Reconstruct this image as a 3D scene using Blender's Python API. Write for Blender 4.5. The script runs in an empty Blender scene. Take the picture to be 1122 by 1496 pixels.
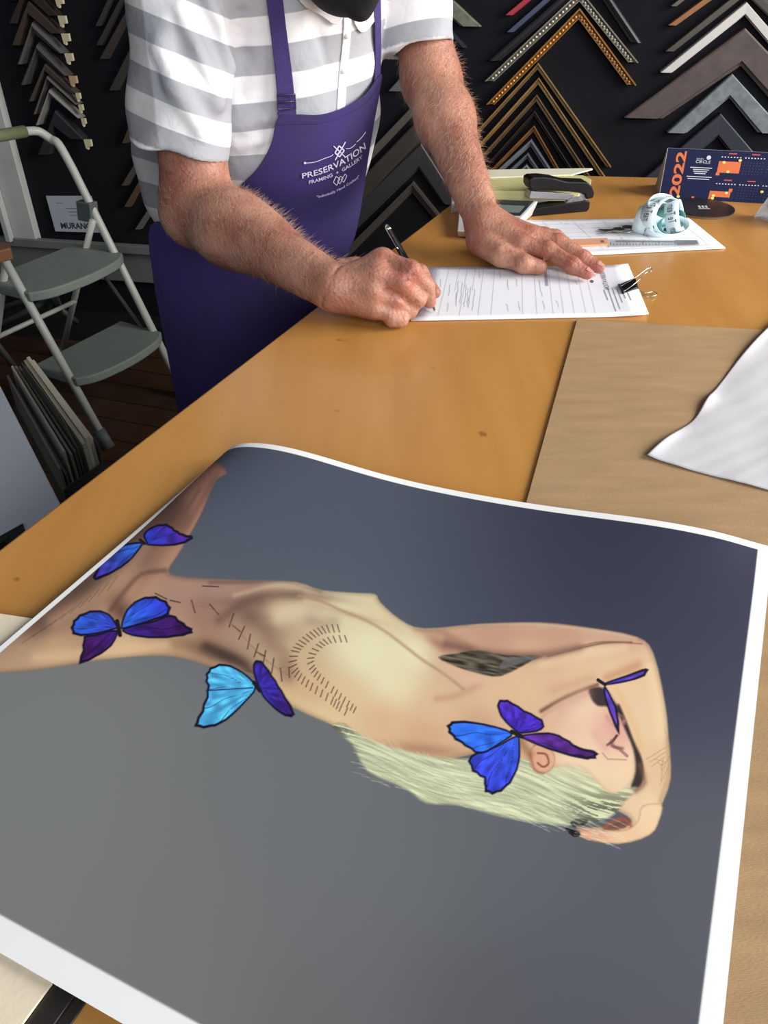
import bpy, bmesh, math, random
import numpy as np
from mathutils import Vector, Matrix
random.seed(7); RNG = np.random.default_rng(7)
SC = bpy.context.scene
COL = SC.collection
# ---------------------------------------------------------------- camera model
F = 1150.0; CXP = 561.0; CYP = 748.0; PITCH = math.radians(37.42)
CP, SP = math.cos(PITCH), math.sin(PITCH)
CAMH = 1.34; TZ = 0.92            # camera height, counter top height
def ray(px, py):
    u = (px - CXP) / F; v = (py - CYP) / F
    return (u, CP - v * SP, -(SP + v * CP))
def at_depth(px, py, z):
    d = ray(px, py); return Vector((d[0]*z, d[1]*z, CAMH + d[2]*z))
def U(px, py, Z=TZ):               # photograph point -> real point on the horizontal plane at height Z
    d = ray(px, py); t = (Z - CAMH) / d[2]
    return Vector((d[0]*t, d[1]*t, Z))
PSI = math.radians(10)
W0 = Vector((-1.02, 2.84, 0)); WD = Vector((math.cos(PSI), -math.sin(PSI), 0)); WN = Vector((-math.sin(PSI), -math.cos(PSI), 0))
def UW(px, py, off=0.0):           # photograph point -> real point on the back wall
    d = Vector(ray(px, py)); O = Vector((0, 0, CAMH))
    t = (off - (O - W0).dot(WN)) / d.dot(WN)
    return O + d * t
def proj(P):
    P = np.asarray(P, float); z = P[..., 1]*CP + (CAMH-P[..., 2])*SP
    d = (CAMH-P[..., 2])*CP - P[..., 1]*SP
    return CXP + F*P[..., 0]/z, CYP + F*d/z, z
cam = bpy.data.cameras.new('camera'); camo = bpy.data.objects.new('camera', cam); COL.objects.link(camo)
camo.location = (0, 0, CAMH); camo.rotation_euler = (math.pi/2 - PITCH, 0, 0)
cam.sensor_fit = 'VERTICAL'; cam.sensor_height = 36; cam.lens = F/1496*36; cam.clip_start = 0.02
SC.camera = camo
SC.view_settings.view_transform = 'Standard'; SC.view_settings.look = 'None'
SC.view_settings.gamma = 1; SC.view_settings.exposure = 0; SC.view_settings.use_curve_mapping = False

# ---------------------------------------------------------------- materials
def lin(c):
    return tuple(((x/255)/12.92 if x/255 <= .04045 else ((x/255+.055)/1.055)**2.4) for x in c)
def sock(b, *names):
    for n in names:
        if n in b.inputs: return b.inputs[n]
def mat(name, rgb, rough=.5, metal=0, noise=0, nscale=20, bump=0, bscale=200, stretch=(1,1,1), spec=.5, rgb2=None, alpha=1, trans=0, coat=0, detail=4):
    """rgb is an sRGB triple 0-255; noise mixes to a darker (or rgb2) tone."""
    m = bpy.data.materials.new(name); m.use_nodes = True; nt = m.node_tree; b = nt.nodes['Principled BSDF']
    c = lin(rgb); b.inputs['Base Color'].default_value = (*c, 1)
    b.inputs['Roughness'].default_value = rough; b.inputs['Metallic'].default_value = metal
    sock(b, 'Specular IOR Level').default_value = spec
    sock(b, 'Coat Weight').default_value = coat
    sock(b, 'Transmission Weight').default_value = trans
    b.inputs['Alpha'].default_value = alpha
    if noise or bump:
        tc = nt.nodes.new('ShaderNodeTexCoord'); mp = nt.nodes.new('ShaderNodeMapping'); mp.inputs['Scale'].default_value = stretch
        nt.links.new(tc.outputs['Object'], mp.inputs[0])
    if noise:
        n = nt.nodes.new('ShaderNodeTexNoise'); n.inputs['Scale'].default_value = nscale; n.inputs['Detail'].default_value = detail
        nt.links.new(mp.outputs[0], n.inputs['Vector'])
        r = nt.nodes.new('ShaderNodeValToRGB'); r.color_ramp.elements[0].position = .3; r.color_ramp.elements[1].position = .7
        c2 = lin(rgb2) if rgb2 else tuple(x*(1-noise) for x in c)
        r.color_ramp.elements[0].color = (*c2, 1); r.color_ramp.elements[1].color = (*c, 1)
        nt.links.new(n.outputs[0], r.inputs[0]); nt.links.new(r.outputs[0], b.inputs['Base Color'])
    if bump:
        n = nt.nodes.new('ShaderNodeTexNoise'); n.inputs['Scale'].default_value = bscale; n.inputs['Detail'].default_value = 3
        nt.links.new(mp.outputs[0], n.inputs['Vector'])
        bp = nt.nodes.new('ShaderNodeBump'); bp.inputs['Strength'].default_value = bump; bp.inputs['Distance'].default_value = .002
        nt.links.new(n.outputs[0], bp.inputs['Height']); nt.links.new(bp.outputs[0], b.inputs['Normal'])
    return m
# ---------------------------------------------------------------- object helpers
def tag(o, label=None, cat=None, group=None, kind=None):
    if label: o['label'] = label
    if cat: o['category'] = cat
    if group: o['group'] = group
    if kind: o['kind'] = kind
    return o
def empty(name, loc=(0,0,0), **k):
    o = bpy.data.objects.new(name, None); o.empty_display_size = .03; COL.objects.link(o); o.location = loc
    tag(o, **k); return o
def worldm(q):
    L = Matrix.LocRotScale(q.location, q.rotation_euler, q.scale)
    return worldm(q.parent) @ q.matrix_parent_inverse @ L if q.parent else L
def mk(name, V, Fc, m, parent=None, smooth=False, **k):
    me = bpy.data.meshes.new(name); me.from_pydata([tuple(v) for v in V], [], [tuple(f) for f in Fc]); me.update()
    o = bpy.data.objects.new(name, me); COL.objects.link(o)
    for mm in (m if isinstance(m, (list, tuple)) else [m]): me.materials.append(mm)
    if smooth: me.polygons.foreach_set('use_smooth', [True]*len(me.polygons))
    if parent:
        o.parent = parent; o.matrix_parent_inverse = worldm(parent).inverted()
    tag(o, **k); return o
class MB:
    def __init__(s): s.V = []; s.F = []
    def add(s, V, Fc):
        n = len(s.V); s.V += [Vector(v) for v in V]; s.F += [tuple(n+i for i in f) for f in Fc]; return s
    def prism(s, poly, up):          # poly: points bottom ring, up: offset vector
        n = len(poly); up = Vector(up)
        a = [Vector(p) for p in poly]; b = [p+up for p in a]
        s.add(a+b, [tuple(range(n))[::-1], tuple(range(n, 2*n))] + [(i, (i+1) % n, n+(i+1) % n, n+i) for i in range(n)]); return s
    def box(s, c, h, R=None):
        c = Vector(c); V = []
        for x in (-1,1):
            for y in (-1,1):
                for z in (-1,1):
                    d = Vector((x*h[0], y*h[1], z*h[2])); V.append(c + (R @ d if R else d))
        s.add(V, [(0,1,3,2),(4,6,7,5),(0,4,5,1),(2,3,7,6),(0,2,6,4),(1,5,7,3)]); return s
    def tube(s, pts, r, seg=12, closed=False, flat=None):
        pts = [Vector(p) for p in pts]; n = len(pts); rs = r if isinstance(r, (list, tuple)) else [r]*n
        up = None; V = []
        for i, p in enumerate(pts):
            a = pts[(i-1) % n] if (closed or i > 0) else p; b = pts[(i+1) % n] if (closed or i < n-1) else p
            t = (b-a).normalized()
            if up is None: up = t.cross(Vector((0,0,1)));  up = up if up.length > .05 else t.cross(Vector((1,0,0)))
            up = (up - t*up.dot(t)).normalized(); w = t.cross(up)
            for k in range(seg):
                an = 2*math.pi*k/seg; V.append(p + up*math.cos(an)*rs[i] + w*math.sin(an)*rs[i])
        Fc = []
        for i in range(n if closed else n-1):
            j = (i+1) % n
            for k in range(seg):
                k2 = (k+1) % seg; Fc.append((i*seg+k, i*seg+k2, j*seg+k2, j*seg+k))
        if not closed: Fc += [tuple(range(seg)), tuple((n-1)*seg+k for k in range(seg))[::-1]]
        s.add(V, Fc); return s
    def sphere(s, c, r, seg=10, ring=6, sc=(1,1,1)):
        c = Vector(c); V = [c+Vector((0,0,r*sc[2]))]
        for i in range(1, ring):
            a = math.pi*i/ring
            for k in range(seg):
                b = 2*math.pi*k/seg; V.append(c+Vector((math.sin(a)*math.cos(b)*r*sc[0], math.sin(a)*math.sin(b)*r*sc[1], math.cos(a)*r*sc[2])))
        V.append(c-Vector((0,0,r*sc[2]))); Fc = [(0, 1+k, 1+(k+1) % seg) for k in range(seg)]
        for i in range(ring-2):
            for k in range(seg): Fc.append((1+i*seg+k, 1+(i+1)*seg+k, 1+(i+1)*seg+(k+1) % seg, 1+i*seg+(k+1) % seg))
        L = len(V)-1; Fc += [(L, 1+(ring-2)*seg+(k+1) % seg, 1+(ring-2)*seg+k) for k in range(seg)]
        s.add(V, Fc); return s
    def build(s, name, m, parent=None, smooth=False, bevel=0, **k):
        o = mk(name, s.V, s.F, m, parent, smooth, **k)
        bm = bmesh.new(); bm.from_mesh(o.data); bmesh.ops.recalc_face_normals(bm, faces=bm.faces); bm.to_mesh(o.data); bm.free()
        if bevel:
            b = o.modifiers.new('bevel', 'BEVEL'); b.width = bevel; b.segments = 3; b.limit_method = 'ANGLE'; b.angle_limit = .6
            if smooth is None: pass
        return o
def smoothpts(pts, n=6):
    pts = [Vector(p) for p in pts]; out = []
    for i in range(len(pts)-1):
        p0 = pts[max(i-1,0)]; p1 = pts[i]; p2 = pts[i+1]; p3 = pts[min(i+2, len(pts)-1)]
        for k in range(n):
            t = k/n; out.append(.5*((2*p1)+(p2-p0)*t+(2*p0-5*p1+4*p2-p3)*t*t+(3*p1-p0-3*p2+p3)*t**3))
    return out+[pts[-1]]
def slab(name, px, m, z0=TZ, th=.001, parent=None, bevel=0, **k):
    return MB().prism([U(x, y, z0+th) - Vector((0,0,th)) for x, y in px], (0,0,th)).build(name, m, parent, bevel=bevel, **k)
_tc = {}
def text_mesh(s, bold=0):
    """flat 2D letters: returns verts (x,y) with cap height 1 and faces"""
    if (s, bold) in _tc: return _tc[(s, bold)]
    cu = bpy.data.curves.new('t', 'FONT'); cu.body = s; cu.size = 1; cu.resolution_u = 3; cu.fill_mode = 'FRONT'; cu.offset = bold
    o = bpy.data.objects.new('t', cu); COL.objects.link(o)
    bpy.context.view_layer.update(); dg = bpy.context.evaluated_depsgraph_get()
    me = o.evaluated_get(dg).to_mesh(); V = [(v.co.x, v.co.y) for v in me.vertices]; Fc = [tuple(p.vertices) for p in me.polygons]
    o.evaluated_get(dg).to_mesh_clear(); COL.objects.unlink(o); bpy.data.objects.remove(o); bpy.data.curves.remove(cu)
    x0 = min(v[0] for v in V); x1 = max(v[0] for v in V); y0 = min(v[1] for v in V); y1 = max(v[1] for v in V)
    V = [((a-x0)/(x1-x0), (b-y0)/(y1-y0)) for a, b in V]
    _tc[(s, bold)] = (V, Fc); return V, Fc
def put_text(mb, s, fn, bold=0):            # fn maps unit box (x right, y up) to a point
    V, Fc = text_mesh(s, bold); mb.add([fn(x, y) for x, y in V], Fc)
def sun_area(name, loc, target, sx, sy, power, color):
    l = bpy.data.lights.new(name, 'AREA'); l.shape = 'RECTANGLE'; l.size = sx; l.size_y = sy; l.energy = power; l.color = color
    o = bpy.data.objects.new(name, l); COL.objects.link(o); o.location = loc
    o.rotation_euler = (Vector(target)-Vector(loc)).to_track_quat('-Z', 'Y').to_euler(); return o
# ---------------------------------------------------------------- light: shop windows to the right and behind the photographer
w = bpy.data.worlds.new('daylight'); SC.world = w; w.use_nodes = True
w.node_tree.nodes['Background'].inputs[0].default_value = (.80, .88, 1, 1); w.node_tree.nodes['Background'].inputs[1].default_value = .15
sun_area('window_light', (2.6, .7, 1.95), (.0, .8, .95), 2.0, 1.5, 134, (1, .965, .93))
sun_area('shopfront_light', (.9, -1.9, 2.2), (.1, .8, .95), 2.4, 1.5, 70, (.92, .96, 1))
# ---------------------------------------------------------------- room
M = {}
M['felt'] = mat('black_felt', (24,24,30), .9, noise=.3, nscale=6, bump=.3, bscale=600, spec=.2)
def floor_mat():
    m = bpy.data.materials.new('wood_floor'); m.use_nodes = True; nt = m.node_tree; b = nt.nodes['Principled BSDF']
    tc = nt.nodes.new('ShaderNodeTexCoord'); mp = nt.nodes.new('ShaderNodeMapping'); mp.inputs['Rotation'].default_value = (0,0,math.radians(18))
    br = nt.nodes.new('ShaderNodeTexBrick'); br.inputs['Scale'].default_value = 1; br.inputs['Brick Width'].default_value = 1.3; br.inputs['Row Height'].default_value = .11
    br.inputs['Mortar Size'].default_value = .003; br.inputs['Color1'].default_value = (*lin((92,60,38)),1); br.inputs['Color2'].default_value = (*lin((74,48,32)),1); br.inputs['Mortar'].default_value = (*lin((25,16,10)),1)
    n = nt.nodes.new('ShaderNodeTexNoise'); n.inputs['Scale'].default_value = 9
    mx = nt.nodes.new('ShaderNodeMixRGB'); mx.blend_type = 'MULTIPLY'; mx.inputs[0].default_value = .7
    nt.links.new(tc.outputs['Object'], mp.inputs[0]); nt.links.new(mp.outputs[0], br.inputs[0]); nt.links.new(br.outputs[0], mx.inputs[1]); nt.links.new(n.outputs[0], mx.inputs[2]); nt.links.new(tc.outputs['Object'], n.inputs[0])
    nt.links.new(mx.outputs[0], b.inputs['Base Color']); b.inputs['Roughness'].default_value = .5; return m
mk('floor', [(-4,-2.5,0),(3,-2.5,0),(3,3.6,0),(-4,3.6,0)], [(0,1,2,3)], floor_mat(), kind='structure')
def wpt(s, z, off=0): return W0 + WD*s + WN*off + Vector((0,0,z))
MB().prism([wpt(-3,0,-.08), wpt(3.6,0,-.08), wpt(3.6,0,0), wpt(-3,0,0)], (0,0,2.8)).build('wall_back', M['felt'], kind='structure')
ivory = mat('painted_trim', (186,188,184), .5, noise=.08, nscale=10)
# horizontal rail and vertical casing on the wall
zr1 = UW(150,357,.02).z; zr0 = UW(150,409,.02).z
MB().prism([wpt(-1.1,zr0,.0), wpt(3.0,zr0,.0), wpt(3.0,zr0,.02), wpt(-1.1,zr0,.02)], (0,0,zr1-zr0)).prism([wpt(-1.1,zr1-.02,.02), wpt(3.0,zr1-.02,.02), wpt(3.0,zr1-.02,.045), wpt(-1.1,zr1-.02,.045)], (0,0,.03)).build('trim_1', mat('rail_paint', (112,116,114), .5, noise=.1, nscale=12), bevel=.003, kind='structure')
xA = (UW(34,345)-W0).dot(WD); xB = (UW(60,345)-W0).dot(WD)
p = MB()
p.prism([wpt(xA-.015,zr1,0), wpt(xB,zr1,0), wpt(xB,zr1,.035), wpt(xA-.015,zr1,.035)], (0,0,1.45))
p.prism([wpt(xA-.035,zr1,0), wpt(xA-.015,zr1,0), wpt(xA-.015,zr1,.06), wpt(xA-.035,zr1,.06)], (0,0,1.45))
p.build('trim_2', ivory, bevel=.003, kind='structure')
MB().prism([wpt(-3,0,0), wpt(3.6,0,0), wpt(3.6,0,.018), wpt(-3,0,.018)], (0,0,.12)).build('baseboard_back', mat('dark_baseboard', (30,29,30), .5), kind='structure')

# ---------------------------------------------------------------- counter
def wood_mat(name, c1, c2, rough=.27, scale=3, stretch=(1,14,1), rot=0):
    m = bpy.data.materials.new(name); m.use_nodes = True; nt = m.node_tree; b = nt.nodes['Principled BSDF']
    tc = nt.nodes.new('ShaderNodeTexCoord'); mp = nt.nodes.new('ShaderNodeMapping'); mp.inputs['Scale'].default_value = stretch; mp.inputs['Rotation'].default_value = (0,0,rot)
    n = nt.nodes.new('ShaderNodeTexNoise'); n.inputs['Scale'].default_value = scale; n.inputs['Detail'].default_value = 6; n.inputs['Distortion'].default_value = .4
    r = nt.nodes.new('ShaderNodeValToRGB'); r.color_ramp.elements[0].position = .3; r.color_ramp.elements[1].position = .72
    r.color_ramp.elements[0].color = (*lin(c2),1); r.color_ramp.elements[1].color = (*lin(c1),1)
    nt.links.new(tc.outputs['Object'], mp.inputs[0]); nt.links.new(mp.outputs[0], n.inputs[0]); nt.links.new(n.outputs[0], r.inputs[0])
    n3 = nt.nodes.new('ShaderNodeTexNoise'); n3.inputs['Scale'].default_value = 30; n3.inputs['Detail'].default_value = 2
    sp_ = nt.nodes.new('ShaderNodeValToRGB'); sp_.color_ramp.elements[0].position = .22; sp_.color_ramp.elements[1].position = .27; sp_.color_ramp.elements[0].color = (.35,.25,.2,1)
    mx = nt.nodes.new('ShaderNodeMixRGB'); mx.blend_type = 'MULTIPLY'; mx.inputs[0].default_value = .6
    nt.links.new(tc.outputs['Object'], n3.inputs[0]); nt.links.new(n3.outputs[0], sp_.inputs[0]); nt.links.new(r.outputs[0], mx.inputs[1]); nt.links.new(sp_.outputs[0], mx.inputs[2])
    nt.links.new(mx.outputs[0], b.inputs['Base Color']); b.inputs['Roughness'].default_value = rough
    n2 = nt.nodes.new('ShaderNodeTexNoise'); n2.inputs['Scale'].default_value = 7; mr = nt.nodes.new('ShaderNodeMapRange'); mr.inputs['To Min'].default_value = rough-.06; mr.inputs['To Max'].default_value = rough+.1
    nt.links.new(tc.outputs['Object'], n2.inputs[0]); nt.links.new(n2.outputs[0], mr.inputs[0]); nt.links.new(mr.outputs[0], b.inputs['Roughness'])
    return m
M['counter'] = wood_mat('varnished_counter', (198,143,76), (186,130,64), stretch=(8,.9,1), rot=math.radians(-24))
L0 = U(0,800); L1 = U(657,299); ld = (L1-L0).normalized()
B0 = U(862,256.5); B1 = U(965,259); bd = (B1-B0).normalized()
def isect(p, d, q, e):
    t = ((q.x-p.x)*e.y - (q.y-p.y)*e.x) / (d.x*e.y - d.y*e.x); return p + d*t
cBL = isect(L0, ld, B0, bd); cBR = B0 + bd*1.5; cFR = Vector((2.0,-.42,TZ)); cFL = isect(L0, ld, Vector((0,-.42,TZ)), Vector((1,0,0)))
top = empty('counter', (cFL.x, cFL.y, 0), label='long varnished honey coloured wooden work counter under the papers and the large print', cat='counter')
MB().prism([v-Vector((0,0,.04)) for v in (cFL, cFR, cBR, cBL)], (0,0,.04)).build('tabletop', M['counter'], top, bevel=.004)
ins = [cFL+Vector((.16,.05,0)), cFR+Vector((-.05,.05,0)), cBR+Vector((-.05,-.06,0)), cBL+Vector((.12,-.07,0))]
MB().prism([Vector((v.x,v.y,0)) for v in ins], (0,0,TZ-.04)).build('cabinet_body', mat('counter_body', (120,82,44), .5, noise=.2), top)
# ---------------------------------------------------------------- boards and sheets on the counter
kd = (U(770,728)-U(843,466)).normalized(); kt = (U(1122,482)-U(843,466)).normalized()
A = U(843,466,TZ+.003)
kraft = mat('kraft_board', (176,144,106), .85, noise=.16, nscale=14, bump=.25, bscale=350, stretch=(1,5,1), spec=.2)
kpoly = [A, A+kt*.75, A+kt*.75+kd*1.05, A+kd*1.05]
MB().prism([v-Vector((0,0,.003)) for v in kpoly], (0,0,.003)).build('kraft_board', kraft, bevel=.0005, label='brown kraft backing board lying flat on the counter beneath the print and white sheet', cat='board')
# cream mat board with black board under it, lower left of the print
cr = U(75,1435,TZ+.006); cdir = ld
q0 = cr - cdir*.45; q1 = cr + cdir*.02
up_ = U(38,897,TZ+.006)
perp = Vector((-ld.y, ld.x, 0))
c_poly = [cr-cdir*.4, cr+cdir*.34, up_+perp*-.02, up_+perp*.06, cr-cdir*.4+perp*.30]
def flat(poly, z): return [Vector((p.x,p.y,z)) for p in poly]
tl = U(0,897,TZ+.005); tl2 = U(40,903,TZ+.005)
d2 = (tl2-tl).normalized(); far = tl2+d2*.05
c_poly = [cr-cdir*.4, cr, far, tl2, tl-d2*.04, tl-d2*.04-cdir*.5]
MB().prism(flat(c_poly, TZ+.0035), (0,0,.002)).build('cream_mat_board', mat('cream_board', (232,216,190), .7, bump=.1), label='cream mat board sticking out from under the left edge of the large print', cat='board')
side = Vector((ld.y,-ld.x,0))*.013
MB().prism(flat([cr-cdir*.4+side, cr+cdir*.03+side, cr+cdir*.03, cr-cdir*.4], TZ+.0005), (0,0,.0028)).prism(flat([cr-cdir*.4+side*1.5, cr+cdir*.03+side*1.5, cr+cdir*.03+side, cr-cdir*.4+side], TZ+.0005), (0,0,.0015)).build('black_straightedge', mat('black_ruler', (40,36,32), .4), bevel=.0006, label='dark metal straightedge lying beside the cream mat board at lower left', cat='ruler')
# white tissue sheet on the kraft board at the right
def warp_sheet(name, uv, pts_fn, n, m, m2=None, **k):
    V = [pts_fn(i/(n-1), j/(n-1)) for j in range(n) for i in range(n)]
    Fc = [(j*n+i, j*n+i+1, (j+1)*n+i+1, (j+1)*n+i) for j in range(n-1) for i in range(n-1)]
    o = mk(name, V, Fc, m, smooth=True, **k); s = o.modifiers.new('thickness', 'SOLIDIFY'); s.thickness = .0004; s.offset = 1; return o
wl = smoothpts([U(943,673,TZ), U(975,646,TZ), U(1012,618,TZ), U(1030,592,TZ), U(1044,574,TZ), U(1080,528,TZ), U(1122,484,TZ), U(1180,424,TZ), U(1215,392,TZ)], 8)
wb = smoothpts([U(943,673,TZ), U(1000,690,TZ), U(1060,706,TZ), U(1122,722,TZ), U(1300,768,TZ)], 8)
def lerpl(L, t):
    x = t*(len(L)-1); i = min(int(x), len(L)-2); return L[i].lerp(L[i+1], x-i)
def tissue(a, b):
    p = lerpl(wl, b) + (lerpl(wb, a)-wb[0])
    h = .0045 + .0005*math.sin(a*13+b*9)*math.sin(b*11+2) + .00012*math.sin(40*a-31*b) + .004*math.exp(-(a/.06)**2)*(.5+.5*math.sin(b*20)) 
    return Vector((p.x, p.y, TZ+h))
warp_sheet('white_tissue_sheet', None, tissue, 60, mat('tissue_paper', (204,202,205), .65, noise=.05, nscale=12, bump=.25, bscale=40), label='slightly crumpled white tissue sheet lying on the kraft board at the right', cat='paper sheet')
# ---------------------------------------------------------------- the large photographic print
def seg_dist(x, y, poly, closed=True):
    d = np.full(x.shape, 1e9); n = len(poly)
    for i in range(n if closed else n-1):
        ax, ay = poly[i]; bx, by = poly[(i+1) % n]; ex, ey = bx-ax, by-ay
        t = np.clip(((x-ax)*ex+(y-ay)*ey)/(ex*ex+ey*ey+1e-9), 0, 1)
        d = np.minimum(d, np.hypot(x-ax-t*ex, y-ay-t*ey))
    return d
def inside(x, y, poly):
    c = np.zeros(x.shape, bool); n = len(poly)
    for i in range(n):
        ax, ay = poly[i]; bx, by = poly[(i+1) % n]
        if ay == by: continue
        c ^= ((ay > y) != (by > y)) & (x < (bx-ax)*(y-ay)/(by-ay)+ax)
    return c
def catmull(poly, n=4, closed=True):
    out = []; N = len(poly)
    for i in range(N if closed else N-1):
        g = (lambda k: poly[k % N]) if closed else (lambda k: poly[min(max(k, 0), N-1)])
        p0, p1, p2, p3 = [np.array(g(i+k-1), float) for k in range(4)]
        for k in range(n):
            t = k/n; out.append(tuple(.5*(2*p1+(p2-p0)*t+(2*p0-5*p1+4*p2-p3)*t*t+(3*p1-p0-3*p2+p3)*t**3)))
    if not closed: out.append(tuple(poly[-1]))
    return out
def idw(x, y, pts, pw=2.4):
    num = np.zeros(x.shape+(3,)); den = np.zeros(x.shape)
    for px, py, c in pts:
        w_ = 1/((x-px)**2+(y-py)**2+300)**(pw/2)*1e4; num += w_[..., None]*np.array(c, float); den += w_
    return num/den[..., None]
def noise2(x, y, s, seed=0):
    r = np.random.default_rng(seed); g = r.random((64, 64)); X = x/s % 63; Y = y/s % 63
    i = X.astype(int); j = Y.astype(int); a = X-i; b = Y-j; a = a*a*(3-2*a); b = b*b*(3-2*b)
    return g[j, i]*(1-a)*(1-b)+g[j, i+1]*a*(1-b)+g[j+1, i]*(1-a)*b+g[j+1, i+1]*a*b
cA = lambda L: [(x*.5348, 640+y*.5348) for x, y in L]
cB = lambda L: [(480+x*.5722, 840+y*.5722) for x, y in L]
BG = [(400,700,(70,75,92)),(470,690,(66,71,88)),(600,760,(76,82,98)),(760,770,(58,61,78)),(850,790,(50,51,70)),(1000,830,(50,51,70)),(1080,850,(54,56,74)),(1060,1000,(66,69,86)),(1040,1300,(84,86,96)),
      (900,1350,(90,93,101)),(700,1250,(97,101,106)),(500,1300,(110,112,114)),(300,1200,(118,120,120)),(100,1100,(124,127,127)),(50,1300,(124,126,125)),(250,1400,(118,118,117)),(500,1480,(104,105,106)),(900,1480,(80,81,90)),
      (330,830,(98,105,112)),(500,845,(98,105,114)),(700,870,(76,82,98)),(900,890,(62,66,84)),(500,1200,(108,112,114)),(200,1010,(122,124,122)),(400,1080,(112,116,117)),(350,770,(84,90,104)),(1000,1250,(86,88,98)),(700,1480,(86,88,92))]
def art(x, y):
    num = np.zeros(x.shape+(3,)); den = np.zeros(x.shape)
    for px, py, c in BG:
        w_ = np.exp(-((x-px)**2+(y-py)**2)/(2*95.**2))+1e-7; num += w_[..., None]*np.array(c, float); den += w_
    rgb = num/den[..., None]
    def blend(poly, col, feather=1.0, op=1.0, edge=0, edark=.0, sm=3):
        poly = catmull(poly, sm) if sm else poly
        xs = [p[0] for p in poly]; ys = [p[1] for p in poly]
        m = (x > min(xs)-12) & (x < max(xs)+12) & (y > min(ys)-12) & (y < max(ys)+12)
        if not m.any(): return None
        xx, yy = x[m], y[m]; d = seg_dist(xx, yy, poly); d = np.where(inside(xx, yy, poly), d, -d)
        a = np.clip(d/feather*.5+.5, 0, 1)*op
        c = col(xx, yy, d) if callable(col) else np.broadcast_to(np.array(col, float), xx.shape+(3,))
        if edge: c = c*(1-edark*np.clip(1-d/edge, 0, 1)**1.5)[..., None]
        rgb[m] = rgb[m]*(1-a[..., None])+c*a[..., None]
    def glow(cx, cy, rx, ry, ang, col, op):
        a = math.radians(ang); dx = (x-cx)*math.cos(a)+(y-cy)*math.sin(a); dy = -(x-cx)*math.sin(a)+(y-cy)*math.cos(a)
        g = np.exp(-(dx/rx)**2-(dy/ry)**2)*op*bodymask
        rgb[...] = rgb*(1-g[..., None])+np.array(col, float)*g[..., None]
    def stroke(pts, w_, col, op=1.0):
        xs = [p[0] for p in pts]; ys = [p[1] for p in pts]
        m = (x > min(xs)-4) & (x < max(xs)+4) & (y > min(ys)-4) & (y < max(ys)+4)
        if not m.any(): return
        d = seg_dist(x[m], y[m], pts, False); a = np.clip((w_-d)/1.0+.5, 0, 1)*op
        rgb[m] = rgb[m]*(1-a[..., None])+np.array(col, float)*a[..., None]
    SK = [(300,705,(160,112,95)),(250,745,(120,84,72)),(190,800,(95,70,62)),(300,730,(178,130,108)),(120,860,(110,82,70)),(60,900,(126,94,78)),(200,850,(196,152,122)),(245,815,(186,140,116)),(30,960,(196,160,128)),
          (160,900,(196,154,122)),(180,945,(226,188,146)),(80,950,(206,168,130)),(260,870,(176,138,120)),(300,900,(160,122,104)),(260,940,(210,172,132)),(330,860,(172,138,122)),(370,880,(150,118,102)),(410,885,(214,190,154)),(460,880,(210,190,156)),
          (400,920,(176,148,122)),(430,960,(206,180,140)),(500,890,(226,214,172)),(540,950,(232,226,184)),(600,960,(232,222,180)),(580,1000,(232,216,172)),(500,1030,(226,196,150)),(440,1010,(216,180,138)),(560,1060,(222,182,140)),(620,1080,(214,170,132)),
          (640,1030,(222,186,148)),(600,905,(216,196,160)),(650,960,(206,164,136)),(720,925,(196,152,126)),(820,925,(200,156,128)),(920,935,(206,160,134)),(760,1000,(224,186,148)),(850,970,(226,190,152)),(930,965,(226,192,154)),(900,990,(232,200,160)),
          (700,1050,(214,176,142)),(950,1050,(230,198,160)),(960,1130,(226,190,150)),(940,1180,(232,202,164)),(900,1215,(220,180,140)),(720,1020,(222,186,148))]
    torso = [(332,690),(318,700),(306,722),(290,760),(262,808),(246,834),(262,842),(300,845),(372,848),(432,850),(470,862),(520,866),(548,868),(556,880),(585,905),(620,918),(700,911),(790,909),(862,917),(930,930),(955,955),(972,1029),(977,1080),(980,1137),
             (966,1178),(950,1218),(903,1232),(846,1222),(842,1212),(880,1208),(918,1204),(916,1192),(880,1170),(900,1140),(880,1120),(800,1130),(720,1100),(655,1110),(610,1115),(555,1098),(500,1066),(425,1032),(395,1002),(365,985),(315,976),(270,962),(225,958),(150,964),(60,978),(-10,984),(-60,986),(-60,900),(60,860),(200,770),(300,680)]
    bodymask = np.zeros(x.shape)
    # hair first (behind)
    hairp = cB([(10,390),(40,380),(100,420),(200,450),(300,468),(400,470),(520,470),(640,480),(700,520),(740,575),(712,612),(640,637),(560,635),(450,618),(330,587),(250,582),(200,547),(100,500),(60,432)])
    def hairc(xx, yy, d):
        v = yy-.33*xx+6*np.sin(xx/37); n = noise2(xx*.22, v*2.6, 7, 3)*.45+noise2(xx*.3, v*6, 7, 4)*.55
        c = np.array((214,218,178.))*(.72+.42*n)[..., None]; k = np.clip((xx-810)/60, 0, 1)*np.clip((yy-1150)/30, 0, 1); g = np.clip((530-xx)/40, 0, 1)
        c = c*(1-.45*(k*(n < .55)))[..., None]; return c*(1-.45*g*(n < .6))[..., None]
    tm = catmull(torso, 3); ins_ = inside(x, y, tm); dt = seg_dist(x, y, tm); bodymask[...] = np.where(ins_, np.clip(dt/3, 0, 1), 0)
    sk = lambda xx, yy, d: idw(xx, yy, SK, 3.2)
    blend(torso, sk, 1.2, 1, 9, .22)
    glow(225,775,26,90,38,(70,50,46),.55); glow(110,865,22,120,55,(74,56,50),.5); glow(300,722,5,45,30,(120,80,70),.5)
    glow(228,820,8,60,30,(150,108,90),.4); glow(176,892,16,22,-30,(90,62,52),.75); glow(290,945,70,16,12,(104,74,58),.45)
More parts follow.
